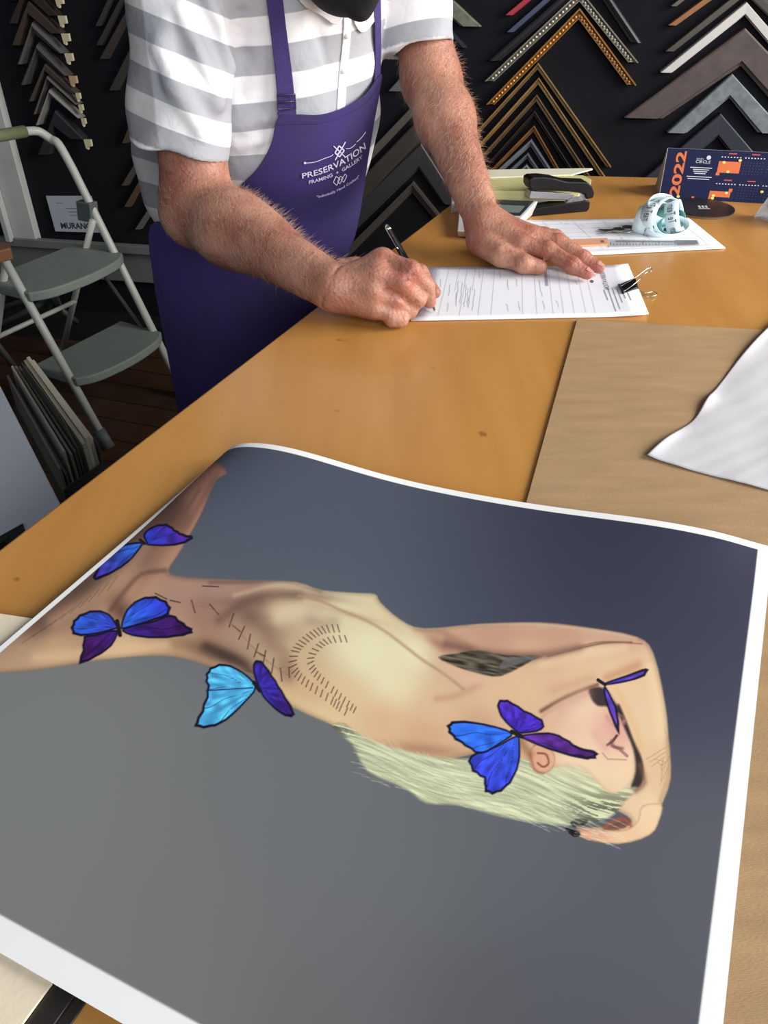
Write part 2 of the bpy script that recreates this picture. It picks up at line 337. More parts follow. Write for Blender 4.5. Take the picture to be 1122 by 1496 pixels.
    glow(330,960,42,10,18,(60,44,38),.55); glow(372,905,34,14,35,(108,80,68),.6); glow(350,880,60,9,0,(130,100,86),.5); glow(455,870,50,6,8,(120,96,84),.5); glow(415,975,22,12,60,(120,90,70),.35)
    glow(470,905,22,9,20,(226,206,168),.6); glow(415,895,30,12,-25,(222,198,160),.6); glow(520,900,60,5,14,(190,160,130),.5); glow(600,950,50,22,20,(238,232,190),.5)
    glow(640,940,24,8,35,(160,100,86),.6); glow(620,1095,60,9,6,(150,108,86),.5); glow(470,1040,60,9,24,(232,206,158),.5); glow(700,1062,30,22,0,(190,140,112),.35)
    def soft(pts, w_, col, op, msk=True):
        pts = catmull(pts, 3, False); xs = [p[0] for p in pts]; ys = [p[1] for p in pts]; R = w_*2.6
        m = (x > min(xs)-R) & (x < max(xs)+R) & (y > min(ys)-R) & (y < max(ys)+R)
        if not m.any(): return
        g = np.exp(-(seg_dist(x[m], y[m], pts, False)/w_)**2)*op
        if msk: g = g*bodymask[m]
        rgb[m] = rgb[m]*(1-g[..., None])+np.array(col, float)*g[..., None]
    cD = lambda L: [(340+a*.3209, 700+b*.3209) for a, b in L]; cC = lambda L: [(640+a*.3209, 880+b*.3209) for a, b in L]
    soft(cD([(-60,640),(40,570),(160,530),(300,532)]), 8, (112,86,74), .65); soft(cD([(300,530),(400,555),(500,600),(600,640),(690,690),(770,750),(860,820),(960,885),(1050,955)]), 2.6, (176,140,108), .7)
    soft(cD([(-100,470),(60,466),(200,460),(300,478),(400,505)]), 4, (120,88,78), .6); soft(cD([(350,640),(410,655),(460,650)]), 10, (150,120,104), .4); soft(cD([(150,640),(170,740),(240,800),(255,900)]), 11, (146,114,96), .5)
    soft(cD([(-120,760),(0,815),(60,855),(95,905)]), 8, (60,44,38), .6); soft(cD([(220,630),(300,600)]), 14, (224,206,170), .55); soft(cD([(840,672),(960,700),(1080,770)]), 8, (164,116,92), .6); soft(cD([(930,1000),(1020,985),(1122,935)]), 6, (184,134,108), .4)
    soft(cD([(520,760),(640,830),(700,900)]), 26, (236,228,188), .6); soft(cD([(620,580),(700,640),(800,700)]), 10, (226,206,166), .5); soft(cD([(980,860),(1060,900),(1122,920)]), 8, (228,186,158), .5)
    soft(cC([(40,190),(200,232),(350,245),(500,240),(640,208)]), 8, (122,86,74), .75); soft(cC([(100,140),(400,140),(700,160),(850,185)]), 9, (196,152,130), .5); soft(cC([(150,100),(420,98),(700,125),(900,160)]), 3, (226,196,170), .5)
    # gap with dark hair between the arms, far arm edge
    def dkhair(xx, yy, d):
        n = noise2(xx*.5, (yy-.2*xx)*3, 8, 6); return np.array((92,84,70.))*(.35+1.0*n)[..., None]
    blend(cB([(280,210),(330,200),(380,192),(450,205),(540,207),(520,218),(440,258),(380,250),(330,235)]), dkhair, 1.5)
    blend(cB([(455,212),(540,208),(500,222),(440,240)]), (110,112,112), 1.5, .7)
    stroke(catmull(cB([(540,207),(620,188),(700,170),(800,176)]), 4, False), 1.2, (150,104,86), .7)
    # near arm over the face
    blend(hairp, hairc, 2.5)
    face = cB([(545,360),(600,328),(660,302),(690,288),(720,300),(742,340),(770,400),(782,450),(782,505),(765,540),(735,560),(700,545),(655,495),(610,485),(560,490),(530,450),(520,410)])
    FK = [(800,1050,(222,180,150)),(850,1035,(238,204,172)),(870,1090,(240,206,174)),(915,1120,(240,208,170)),(850,1120,(240,206,168)),(775,1090,(190,140,112)),(898,1065,(222,164,150)),(880,1150,(232,204,164)),(820,1090,(236,198,164))]
    blend(face, lambda xx, yy, d: idw(xx, yy, FK, 3), 2, 1, 6, .12)
    blend(cB([(742,330),(760,372),(778,420),(800,470),(804,520),(790,545),(770,548),(784,500),(778,445),(755,390),(738,345)]), (40,32,32), 2, .92)
    blend(cB([(664,292),(690,286),(712,296),(720,312),(742,340),(738,352),(712,336),(688,334),(672,318)]), (42,34,40), 2, .9)
    stroke(cB([(712,434),(726,424),(736,410)]), 2.0, (70,36,44), .8); stroke(cB([(722,436),(742,444),(762,462)]), 2.2, (150,92,100), .7); stroke(cB([(700,455),(712,470),(760,472)]), 1.2, (160,110,100), .5); stroke(cB([(740,356),(752,362),(756,380)]), 2, (150,100,92), .6)
    ear = cB([(520,440),(540,432),(572,450),(578,478),(565,500),(540,506),(518,492),(512,465)])
    blend(ear, (224,170,136), 1.5, 1, 3, .25); stroke(catmull(cB([(534,455),(555,458),(562,480),(548,490),(534,480)]), 3, False), 1.6, (130,76,58), .8)
    blend(cB([(690,590),(720,566),(755,545),(790,545),(760,575),(730,610),(700,625),(665,628)]), hairc, 2.5, .9)
    blend(cB([(700,640),(730,624),(765,620),(772,634),(745,650),(705,656)]), (110,74,62), 1.5, .9)
    blend(cB([(603,646),(625,650),(640,664),(625,668)]), (22,22,26), 1); blend(cB([(618,630),(640,622),(664,628),(645,642),(625,642)]), (30,30,34), 1)
    stroke(catmull(cB([(858,395),(872,440),(868,470),(850,485)]), 3, False), 1, (170,120,90), .4)
    soft(cC([(500,246),(650,208),(760,185),(880,183)]), 1.8, (104,72,60), .8); soft(cC([(470,280),(650,235),(850,205)]), 8, (242,210,170), .55); soft(cC([(470,495),(560,442),(650,402),(725,375)]), 3.2, (116,78,60), .85)
    soft(cC([(520,400),(620,370),(700,345)]), 8, (206,158,128), .5); soft(cC([(770,342),(850,312),(910,285)]), 8, (190,136,98), .6); soft(cC([(815,400),(880,530),(925,660)]), 5, (226,182,128), .5); soft(cC([(960,300),(1000,440),(1015,600)]), 9, (240,212,168), .5)
    soft(cC([(380,635),(415,690)]), 7, (150,98,66), .65, False); soft(cC([(560,480),(660,420)]), 12, (214,170,148), .6, False); soft(cC([(580,720),(700,760),(820,780)]), 14, (240,212,176), .5, False); soft(cC([(720,600),(760,660)]), 8, (220,160,146), .5, False)
    soft(cC([(920,740),(940,820),(900,860)]), 4, (120,84,70), .6); soft(cC([(960,900),(980,980),(930,1060)]), 10, (238,206,160), .5); soft(cC([(760,1022),(820,988),(865,1000),(890,1050)]), 3, (160,88,70), .8, False); soft(cC([(640,1035),(740,1045),(880,1052)]), 4, (222,150,120), .6, False); soft(cC([(700,1085),(820,1095),(930,1075)]), 3, (190,146,112), .6)
    soft(cC([(420,690),(440,760),(480,780)]), 2, (150,96,66), .6, False); soft(cC([(1045,620),(1050,760),(1010,900)]), 3, (196,158,120), .6)
    soft(cA([(450,362),(385,372),(335,425),(303,470)]), 4, (104,72,60), .65); soft(cA([(395,300),(340,370),(250,440),(150,500)]), 13, (208,166,134), .55); soft(cA([(608,108),(560,190),(500,290),(462,350)]), 5, (204,152,128), .6); soft(cA([(545,140),(500,210),(440,290)]), 3, (118,82,70), .6)
    soft(cA([(100,600),(220,590),(340,575),(450,565)]), 9, (230,196,154), .6); soft(cA([(640,430),(760,400),(850,405)]), 4, (214,186,158), .5)
    blend(cB([(634,652),(690,652),(760,650),(790,625),(800,590),(850,585),(845,625),(820,664),(740,687),(655,674)]), lambda xx, yy, d: idw(xx, yy, [(850,1215,(226,168,134)),(900,1222,(238,198,158)),(950,1190,(240,206,164)),(870,1228,(214,160,128))], 3), 1.2, 1, 4, .2)
    blend(cB([(603,646),(620,648),(642,656),(640,667),(622,664)]), (20,20,24), 1); soft(cC([(790,630),(800,655),(840,665)]), 2.4, (120,70,72), .7, False); soft(cC([(770,520),(800,560),(850,540)]), 3, (204,140,130), .6, False)
    # wisps
    r = random.Random(4)
    for i in range(46):
        t = i/46; bx = 495+t*330; by = 1072+t*118+6*math.sin(i); stroke(catmull([(bx, by-14), (bx+10, by), (bx+26+r.random()*14, by+8+r.random()*10)], 3, False), .5, (206,212,180), .55)
    for i in range(120):
        bx = 510+r.random()*370; by = 1090+(bx-510)*.27+r.random()*46-4; L = 22+r.random()*30
        stroke(catmull([(bx, by), (bx+L*.5, by+L*.12), (bx+L, by+L*.36)], 3, False), .45, r.choice([(236,240,208),(240,244,214),(150,154,120),(176,180,144)]), .5)
    # stitches
    dk = (74,48,42)
    for (a, b, dx, dy) in [(440,432,16,8),(478,446,14,3),(528,460,5,17),(585,468,12,14),(632,498,-6,18),(646,520,10,8),(660,532,-8,18),(680,556,-4,20),(700,580,-6,18),(722,600,-4,20),(712,590,12,6),(745,622,-3,20),(768,646,2,18),(575,405,22,1),(790,640,1,14)]:
        q = cA([(a-dx, b-dy), (a+dx, b+dy)]); stroke(q, .9, dk, .85)
    ln = catmull(cA([(520,455),(585,470),(640,515),(680,560),(725,605),(790,650)]), 4, False); stroke(ln, .8, (150,110,92), .6)
    for path, ln_ in (([(940,520),(890,522),(850,540),(815,570),(800,605),(808,640),(845,675),(900,712),(955,755)], 13), ([(955,548),(900,552),(865,575),(848,605),(860,640),(900,680),(975,748)], 11)):
        cp = catmull(cA(path), 8, False); L = 0
        for i in range(1, len(cp)-1):
            (x0, y0), (x1, y1) = cp[i-1], cp[i]; L += math.hypot(x1-x0, y1-y0)
            if L > 5.2:
                L = 0; tx, ty = cp[i+1][0]-cp[i-1][0], cp[i+1][1]-cp[i-1][1]; n = math.hypot(tx, ty); nx, ny = -ty/n, tx/n; s_ = ln_*.42
                stroke([(x1-nx*s_-tx/n*1.5, y1-ny*s_-ty/n*1.5), (x1+nx*s_+tx/n*1.5, y1+ny*s_+ty/n*1.5)], .75, dk, .85)
    for i in range(9): stroke(cB([(812+i*7, 470+(i % 3)*9), (862-i*2, 440+i*12)]), .45, (150,104,70), .5)
    for i in range(10): stroke(cA([(60+i*26, 560-i*16), (105+i*24, 530-i*17)]), .5, (84,58,48), .45)
    # butterflies
    def wing(poly, root, c1, c2, k=0):
        def col(xx, yy, d):
            dx, dy = xx-root[0], yy-root[1]; R = np.hypot(dx, dy); an = np.arctan2(dy, dx); R0 = R/max(np.max(R), 1)
            v = np.abs(np.sin(an*9+.3*np.sin(R/9+k))); t = np.clip(R0*1.1, 0, 1)[..., None]
            c = np.array(c1, float)*(1-t)+np.array(c2, float)*t; c = c*(.72+.5*noise2(an*30+200+k*9, R*.25+20, 3, 9))[..., None]
            c = c*np.clip(.35+v*6, .35, 1)[..., None]
            rim = np.clip((d-1.6-2.6*R0**2)/1.4, 0, 1)[..., None]; return c*rim+np.array((16,14,40.))*(1-rim)
        p2 = catmull(poly, 3); out = []
        for i, (a, b) in enumerate(p2):
            R = math.hypot(a-root[0], b-root[1]); s_ = 1+(.018 if i % 2 else -.012)*(R > 18); out.append((root[0]+(a-root[0])*s_, root[1]+(b-root[1])*s_))
        blend(out, col, 1, 1, sm=0)
    def body(p, q, w_): stroke([p, q], w_, (26,22,34)); 
    blue=(70,110,235); deep=(40,60,190); vio=(70,40,150); pur=(86,30,110); cy=(96,196,250); navy=(30,30,130)
    A1 = cA([(395,288)])[0]; wing(cA([(400,287),(392,262),(420,240),(455,235),(478,250),(500,262),(528,270),(505,287),(460,295),(405,293)]), A1, (50,70,215), (96,30,140)); wing(cA([(388,284),(330,292),(290,315),(270,345),(255,387),(300,372),(350,340),(384,300)]), A1, (50,120,225), (70,40,160), 1); body(cA([(383,278)])[0], A1, 2.2)
    A2 = cA([(324,518)])[0]; wing(cA([(322,515),(300,482),(262,470),(218,483),(197,508),(200,535),(240,540),(316,522)]), A2, (60,70,200), (50,110,235), 2); wing(cA([(320,524),(306,566),(262,598),(217,616),(225,580),(230,542),(255,537)]), A2, (60,30,130), (84,24,90), 3)
    wing(cA([(335,520),(420,498),(465,482),(500,505),(527,527),(500,540),(430,547),(360,540)]), A2, (60,36,150), (70,22,86), 4); wing(cA([(330,515),(345,470),(380,440),(425,433),(462,455),(460,482),(430,495),(345,520)]), A2, (56,120,240), (50,50,200), 5); body(cA([(320,500)])[0], cA([(328,538)])[0], 3)
    A3 = cA([(703,683)])[0]; wing(cA([(700,680),(665,640),(615,617),(575,628),(562,655),(567,690),(550,745),(533,786),(575,790),(620,770),(670,722)]), A3, (90,200,252), (86,184,244), 6); wing(cA([(706,680),(692,642),(694,612),(715,610),(745,650),(770,690),(802,745),(796,762),(765,752),(722,712)]), A3, (60,50,190), (60,24,96), 7); stroke(cA([(563,690),(690,682)]), .9, (24,40,90), .8); body(cA([(694,668)])[0], cA([(710,690)])[0], 3)
    A4 = cB([(478,406)])[0]; wing(cB([(478,400),(440,362),(432,325),(458,320),(500,345),(545,370),(545,395),(500,405)]), A4, (60,40,180), (100,56,220), 8); wing(cB([(485,410),(560,402),(600,415),(640,440),(682,450),(680,468),(640,468),(560,445),(500,420)]), A4, (110,60,190), (70,24,96), 9)
    wing(cB([(480,410),(430,435),(362,462),(368,500),(396,520),(400,552),(430,557),(465,530),(487,480),(489,430)]), A4, (56,100,240), (60,60,220), 10); wing(cB([(470,403),(400,380),(330,372),(304,385),(315,412),(350,437),(390,457),(440,430)]), A4, (50,110,245), (50,120,245), 11); body(cB([(468,400)])[0], cB([(492,412)])[0], 3)
    A5 = cB([(702,277)])[0]; wing(cB([(706,275),(760,256),(812,238),(806,258),(765,272),(712,281)]), A5, (70,50,200), (130,90,220), 12); wing(cB([(704,282),(722,310),(738,350),(742,406),(724,370),(705,315)]), A5, (90,60,200), (120,80,200), 13); body(cB([(688,268)])[0], cB([(706,280)])[0], 2.5)
    rgb[...] = np.clip(rgb, 4, 250)
    return rgb
def build_print():
    z0 = TZ+.0085
    TL, TR, BR, BL = [np.array(U(*p, z0)) for p in ((329,661),(1129,796),(1007,1974),(-303,1217))]
    NX, NY = 900, 900
    s = np.linspace(0, 1, NX)[None, :].repeat(NY, 0); t = np.linspace(0, 1, NY)[:, None].repeat(NX, 1)
    P = (TL[None,None]*((1-s)*(1-t))[...,None] + TR*(s*(1-t))[...,None] + BR*(s*t)[...,None] + BL*((1-s)*t)[...,None])
    h = .0185*(1-np.exp(-s/.030))*np.exp(-(np.maximum(s-.09, 0)/.21)**2)*np.exp(-(t/.24)**2) + .005*np.exp(-((s-.83)/.16)**2)*np.exp(-(t/.25)**2)  - .0035*np.exp(-((1-s)/.06)**2-(t/.1)**2)
    h += .003*np.exp(-(s/.2)**2)*np.exp(-((t-.75)/.3)**2)+.0016*np.sin(s*5+t*3)*t*(1-t)
    # rounded look of the curling corner: pull the corner inwards and down
    P[..., 2] += h
    PX, PY, _ = proj(P)
    W_ = np.linalg.norm(TR-TL); H_ = np.linalg.norm(BR-TR)
    ds = np.minimum((s*W_)/.0045, ((1-s)*W_)/.0105); dtt = np.minimum((t*H_)/.0085, ((1-t)*H_)/.0155); e = np.minimum(ds, dtt)
    vis = (PX > -40) & (PX < 1160) & (PY < 1540)
    col = np.empty(P.shape); col[...] = (96,98,102)
    col[vis] = art(PX[vis], PY[vis])
    def tolin(c):
        c = c/255; return np.where(c <= .04045, c/12.92, ((c+.055)/1.055)**2.4)
    L = tolin(col)*PRINT_GAIN
    a = np.clip((e-1)*12+.5, 0, 1)[..., None]; L = L*a+np.array((.87,.87,.86))*(1-a)
    idx = np.arange(NX*NY).reshape(NY, NX); quads = np.stack([idx[1:, :-1], idx[1:, 1:], idx[:-1, 1:], idx[:-1, :-1]], -1).reshape(-1, 4)
    me = bpy.data.meshes.new('photographic_print'); me.vertices.add(NX*NY); me.vertices.foreach_set('co', P.reshape(-1).astype(np.float32))
    me.loops.add(len(quads)*4); me.polygons.add(len(quads)); me.polygons.foreach_set('loop_start', np.arange(0, len(quads)*4, 4)); me.polygons.foreach_set('loop_total', np.full(len(quads), 4)) if False else None
    me.loops.foreach_set('vertex_index', quads.reshape(-1)); me.update(calc_edges=True); me.validate()
    me.polygons.foreach_set('use_smooth', np.ones(len(quads), bool))
    at_ = me.color_attributes.new('ink', 'FLOAT_COLOR', 'POINT'); at_.data.foreach_set('color', np.concatenate([L.reshape(-1, 3), np.ones((NX*NY, 1))], 1).reshape(-1).astype(np.float32))
    m = bpy.data.materials.new('inkjet_print'); m.use_nodes = True; nt = m.node_tree; b = nt.nodes['Principled BSDF']
    an = nt.nodes.new('ShaderNodeAttribute'); an.attribute_name = 'ink'; nt.links.new(an.outputs['Color'], b.inputs['Base Color']); b.inputs['Roughness'].default_value = .5; sock(b, 'Specular IOR Level').default_value = .25
    me.materials.append(m); o = bpy.data.objects.new('photographic_print', me); COL.objects.link(o)
    tag(o, 'large unframed art photograph of a reclining figure with blue butterflies on grey, white border', 'print')
PRINT_GAIN = .97
build_print()
# ---------------------------------------------------------------- papers
def onpx(z):
    return lambda px, py: U(px, py, z)
ink = mat('pencil_ink', (160,162,174), .8); ink2 = mat('dark_ink', (96,98,112), .8)
def quad_map(c00, c10, c11, c01, z):      # unit square -> photograph quad projected on height z (x right, y down)
    P = [U(*c, z) for c in (c00, c10, c11, c01)]
    return lambda a, b: (P[0]*(1-a)*(1-b)+P[1]*a*(1-b)+P[2]*a*b+P[3]*(1-a)*b)
def paper(name, corners, z, label, bend=None):
    f = quad_map(*corners, z); n = 14
    def g(a, b):
        p = f(a, b); return p+Vector((0,0,(bend(a,b) if bend else 0)))
    V = [g(i/(n-1), j/(n-1)) for j in range(n) for i in range(n)]
    Fc = [(j*n+i, (j+1)*n+i, (j+1)*n+i+1, j*n+i+1) for j in range(n-1) for i in range(n-1)]
    o = mk(name, V, Fc, mat(name+'_stock', (238,239,244), .6, spec=.3), smooth=True, label=label, cat='paper form')
    s = o.modifiers.new('thickness', 'SOLIDIFY'); s.thickness = .0012; s.offset = -1
    return o, g
def bar(mb, g, a0, b0, a1, b1, w_, dz=.0004):
    A_, B_ = g(a0, b0), g(a1, b1); d = (B_-A_); nrm = Vector((-d.y, d.x, 0)).normalized()*w_/2; u_ = Vector((0,0,dz))
    mb.add([A_-nrm+u_, B_-nrm+u_, B_+nrm+u_, A_+nrm+u_], [(0,1,2,3)])
def scrib(mb, g, a, b, la, lb, w_=.0005, n=9, amp=.012, seed=0):
    r = random.Random(seed); pts = [(a+la*i/n+r.uniform(-amp, amp)*.4, b+lb*i/n+r.uniform(-amp, amp)*2) for i in range(n+1)]
    for p, q in zip(pts, pts[1:]): bar(mb, g, p[0], p[1], q[0], q[1], w_)
of, gf = paper('order_form', ((625,390),(917,388),(947,461),(600,468)), TZ+.0022, 'white order form being written on, with a black binder clip on its right end', lambda a, b: .003*max(0,a-.8)**2*25)
mb = MB()
for a in (.05,.11,.16,.20,.24,.28,.335,.47,.53,.60,.645,.69,.74,.78): bar(mb, gf, a, .06, a, .94 if a not in (.16,.24) else .5, .00035)
for a in (.58,.585,.59): bar(mb, gf, a, .05, a, .42, .0009)
for k, (a, l) in enumerate([(.845,.22),(.865,.5),(.885,.45),(.905,.3),(.925,.2),(.945,.26)]): bar(mb, gf, a, .55-l*.15, a+.004, .55+l*.75, .0012)
mb.build('form_lines', ink, of)
mb = MB()
put_text(mb, 'PRESERVATION', lambda x, y: gf(.872-y*.022, .10+x*.42)+Vector((0,0,.0006)))
mb.prism([gf(.80+.008*math.cos(k), .34+.03*math.sin(k))+Vector((0,0,.0003)) for k in [i*math.pi/5 for i in range(10)]], (0,0,.0003))
mb.build('form_heading', ink2, of)
for k, (a, b, l) in enumerate([(.08,.25,.2),(.13,.35,.3),(.17,.5,.35),(.22,.45,.4),(.26,.12,.15),(.14,.7,.2),(.36,.1,.2),(.40,.3,.25),(.44,.25,.2),(.40,.75,.15),(.45,.72,.2),(.55,.3,.4),(.56,.7,.2),(.62,.7,.15),(.72,.3,.12),(.08,.75,.15)]):
    mb = MB(); scrib(mb, gf, a, b, .008, l*.8, seed=k, amp=.007); mb.build('handwriting', ink, of)
for k in range(5): mb = MB(); scrib(mb, gf, .17+.02*k, .3+.04*k, .004, .4, seed=30+k, amp=.007); mb.build('handwriting', ink, of)
# second form
o2, g2 = paper('blank_form', ((735,322),(1006,318),(1060,362),(790,376)), TZ+.0022, 'white printed form under the keys, lanyard and clear ruler')
mb = MB()
for b in (.15,.28,.4,.52,.9): bar(mb, g2, .03, b, .96, b, .0005)
for a in (.2,.36,.52,.66,.8,.93): bar(mb, g2, a, .06, a, .88, .0005)
for k in range(12): scrib(mb, g2, .06+.075*k, .1+.3*(k % 3)*.3, .04, .03, seed=60+k)
mb.build('form_lines', ink, o2)
# ruler: wooden end and clear blade
rz = TZ+.003
rl = empty('ruler', U(900,356,rz), label='clear plastic ruler with a pale wooden end lying across the blank form', cat='ruler')
slab('wooden_end', [(800,350.5),(888,347.5),(889,356.5),(802,360)], mat('pink_wood', (226,166,128), .5, noise=.1, nscale=60), TZ+.0024, .003, rl, bevel=.0005)
MB().prism([U(878,351,TZ+.0058), U(882,351,TZ+.0058), U(883,354,TZ+.0058), U(879,354,TZ+.0058)], (0,0,.0002)).build('mark', ink2, rl)
slab('blade', [(889,349),(1020,351),(1022,357.5),(890,360)], mat('clear_plastic', (205,208,212), .15, alpha=.55), TZ+.0024, .0015, rl)
mb = MB()
for i in range(27):
    x0 = 892+i*4.7; L = 5 if i % 5 == 0 else 3
    mb.add([U(x0,358.5-L,TZ+.0042), U(x0+1,358.5-L,TZ+.0042), U(x0+1,358,TZ+.0042), U(x0,358,TZ+.0042)], [(0,1,2,3)])
mb.add([U(900,351.2,TZ+.0042), U(1010,352.2,TZ+.0042), U(1010,353.6,TZ+.0042), U(900,353,TZ+.0042)], [(0,1,2,3)])
mb.add([U(985,350.8,TZ+.0041), U(1018,351,TZ+.0041), U(1020,356,TZ+.0041), U(990,357.5,TZ+.0041)], [(0,1,2,3)])
mb.build('scale_marks', mat('scale_ink', (120,122,126), .6), rl)
# binder clip
steel = mat('bright_steel', (205,200,188), .22, metal=1); blk = mat('black_enamel', (20,20,22), .3)
bc = empty('binder_clip', U(920,424,TZ), label='black binder clip with two silver wire handles on the order form', cat='binder clip')
e0 = U(904,416,TZ+.006); e1 = U(911,428.5,TZ+.003); g0 = U(928,405,TZ+.011); g1 = U(932,418,TZ+.011); h0 = U(930,412,TZ-.0+.0005); h1 = U(934,425,TZ+.0005)
MB().add([e0,e1,g1,g0,h0,h1,e0-Vector((0,0,.0022)),e1-Vector((0,0,.0015))], [(0,1,2,3),(3,2,5,4),(4,5,7,6),(0,6,7,1),(0,3,4,6),(1,7,5,2)]).build('spring_body', blk, bc, bevel=.0004)
MB().tube(smoothpts([U(907,418,TZ+.0085), U(930,404,TZ+.018), U(944,393.5,TZ+.023), U(951,391.5,TZ+.023), U(951,396,TZ+.022), U(944,398.5,TZ+.020), U(930,412,TZ+.016), U(911,426,TZ+.0065)], 5), .0007, 8).build('wire_handle', steel, bc, smooth=True)
MB().tube(smoothpts([U(930,425,TZ+.0035), U(944,428,TZ+.0032), U(954,426,TZ+.003), U(960,429,TZ+.003), U(956,432,TZ+.003), U(944,433,TZ+.003), U(934,430,TZ+.003)], 5), .0007, 8).build('wire_handle', steel, bc, smooth=True)
MB().tube([U(904,416,TZ+.0065), U(911,428.5,TZ+.0045)], .0016, 8).build('rolled_edge', blk, bc, smooth=True)
# ---------------------------------------------------------------- notepads and papers at the back of the counter
grp = 'stack of stationery behind the calculator'
slab('document_stack', [(660,296),(800,292),(800,270),(660,272)], mat('loose_papers', (200,196,196), .7, noise=.2, nscale=3, stretch=(1,1,200)), TZ, .018, label='loose grey white papers stacked lowest behind the calculator', cat='papers', bevel=.001)
slab('yellow_notepad', [(672,279),(846,279),(862,274),(864,262),(852,256),(690,258)], mat('yellow_pad', (206,200,140), .75, noise=.12, nscale=2, stretch=(1,1,300)), TZ+.0182, .017, label='thick pale yellow notepad lying on loose papers behind the stapler', cat='notepad', bevel=.001)
slab('cream_folder', [(690,259.5),(835,255),(866,246.5),(864,245.5),(690,248)], mat('cream_card', (222,220,196), .7), TZ+.0354, .0025, label='thin cream card folder on top of the yellow notepad', cat='folder', bevel=.0005)
# ---------------------------------------------------------------- stapler
def local(o, xd):
    x = Vector((xd.x, xd.y, 0)).normalized(); y = Vector((-x.y, x.x, 0)); return lambda a, b, c: o + x*a + y*b + Vector((0,0,c))
sb = U(862,310,TZ); L_ = local(sb, U(775,318,TZ)-sb)      # x from the hinge end to the mouth
st = empty('stapler', sb, label='black desk stapler with silver magazine between the notepad and the form', cat='stapler')
def extr(prof, w0, w1, L_=L_):      # side profile (a,c) extruded across b
    n = len(prof); V = [L_(a, w0, c) for a, c in prof]+[L_(a, w1, c) for a, c in prof]
    return MB().add(V, [tuple(range(n)), tuple(range(n, 2*n))]+[(i, (i+1) % n, n+(i+1) % n, n+i) for i in range(n)])
S = .118/.118
extr([(0,.004),(0,.016),(.008,.019),(.05,.017),(.118,.012),(.128,.009),(.130,.002),(.128,0),(.004,0)], -.036, -.004).build('base', mat('stapler_black', (17,17,20), .4, spec=.3), st, bevel=.0015)
extr([(.004,.016),(.004,.028),(.03,.030),(.112,.041),(.114,.030),(.112,.029),(.045,.022),(.035,.017)], -.030, -.010).build('magazine', mat('satin_steel', (176,176,182), .3, metal=.8), st, bevel=.0008)
extr([(.012,.0165),(.016,.026),(.034,.026),(.044,.019),(.046,.0165)], -.033, -.007).build('hinge_bracket', mat('mottled_steel', (150,150,152), .45, metal=.6, noise=.4, nscale=200), st)
extr([(-.006,.022),(-.007,.030),(0,.042),(.010,.049),(.05,.053),(.075,.060),(.095,.0635),(.113,.064),(.119,.061),(.118,.050),(.112,.043),(.07,.041),(.04,.036),(.012,.030),(.006,.020)], -.034, -.006).build('arm', bpy.data.materials['stapler_black'], st, bevel=.002)
MB().tube([L_(.001,-.0345,.028), L_(.001,-.0365,.028)], .003, 12).build('rivet', steel, st, smooth=True)
extr([(.07,.057),(.094,.0605),(.094,.0618),(.07,.0585)], -.0352, -.0338).build('trim_strip', steel, st)
# ---------------------------------------------------------------- calculator
ca = empty('calculator', U(720,310,TZ), label='silver grey desk calculator partly hidden behind the resting wrist', cat='calculator')
cz = TZ+.020
cq = quad_map((672,292), (786,297), (738,336), (668,330), cz)
def tilt(a, b): p = cq(a, b); p.z = TZ+.024-.012*b; return p
zc = Vector((0,0,1))
V = [tilt(0,0), tilt(1,0), tilt(1,1), tilt(0,1)]; Vb = [Vector((v.x,v.y,TZ+.001)).lerp(Vector((V[0].x+V[2].x, V[0].y+V[2].y, (TZ+.001)*2))/2, .08) for v in V]
MB().add(Vb+V, [(3,2,1,0),(4,5,6,7),(0,1,5,4),(1,2,6,5),(2,3,7,6),(3,0,4,7)]).build('body', mat('silver_plastic', (206,208,204), .35), ca, bevel=.002)
def pq(mb, a0, b0, a1, b1, h, z=.0004, g=tilt):
    q_ = [g(a0,b0), g(a1,b0), g(a1,b1), g(a0,b1)]; mb.prism([v+zc*z for v in q_], zc*h); return mb
pq(MB(), .03,.03,.955,.47, .0006).build('display_bezel', mat('calc_dark', (46,50,56), .3), ca)
pq(MB(), .30,.20,.90,.40, .0005, .0012).build('display', mat('lcd', (118,128,124), .2), ca)
mbk = MB()
for r_ in range(4):
    for c_ in range(6):
        a0 = .22+c_*.115; b0 = .52+r_*.115
        k_ = pq(MB(), a0, b0, a0+.09, b0+.08, .003, .0002).build('key', mat('calc_key_teal', (70,140,160), .4) if (r_, c_) == (0,2) else (bpy.data.materials.get('calc_key') or mat('calc_key', (92,98,104), .4)), ca, bevel=.0004)
# ---------------------------------------------------------------- coaster
co = empty('coaster', U(1025,308,TZ), label='round black coaster with a small pale logo in front of the calendar', cat='coaster')
cc = U(1025,307,TZ); ex = (U(1070,307,TZ)-cc).length
disc = lambda r_, z, h: MB().prism([Vector((cc.x+r_*math.cos(i*math.pi/24), cc.y+r_*math.sin(i*math.pi/24), z)) for i in range(48)], (0,0,h))
disc(ex, TZ, .0035).build('cork_base', mat('cork', (120,92,62), .8), co); disc(ex, TZ+.0035, .002).build('top_disc', mat('coaster_black', (34,32,33), .4), co)
mb = MB(); 
for dx in (-.006, 0, .006):
    mb.prism([Vector((cc.x+dx+x_, cc.y+y_, TZ+.0056)) for x_, y_ in ((-.002,-.006),(.002,-.006),(.004,.008),(-.0005,.006))], (0,0,.0002))
mb.prism([Vector((cc.x+x_, cc.y+y_, TZ+.0056)) for x_, y_ in ((-.010,-.012),(.010,-.012),(.010,-.009),(-.010,-.009))], (0,0,.0002))
mb.build('logo', mat('pale_print', (190,190,192), .6), co)
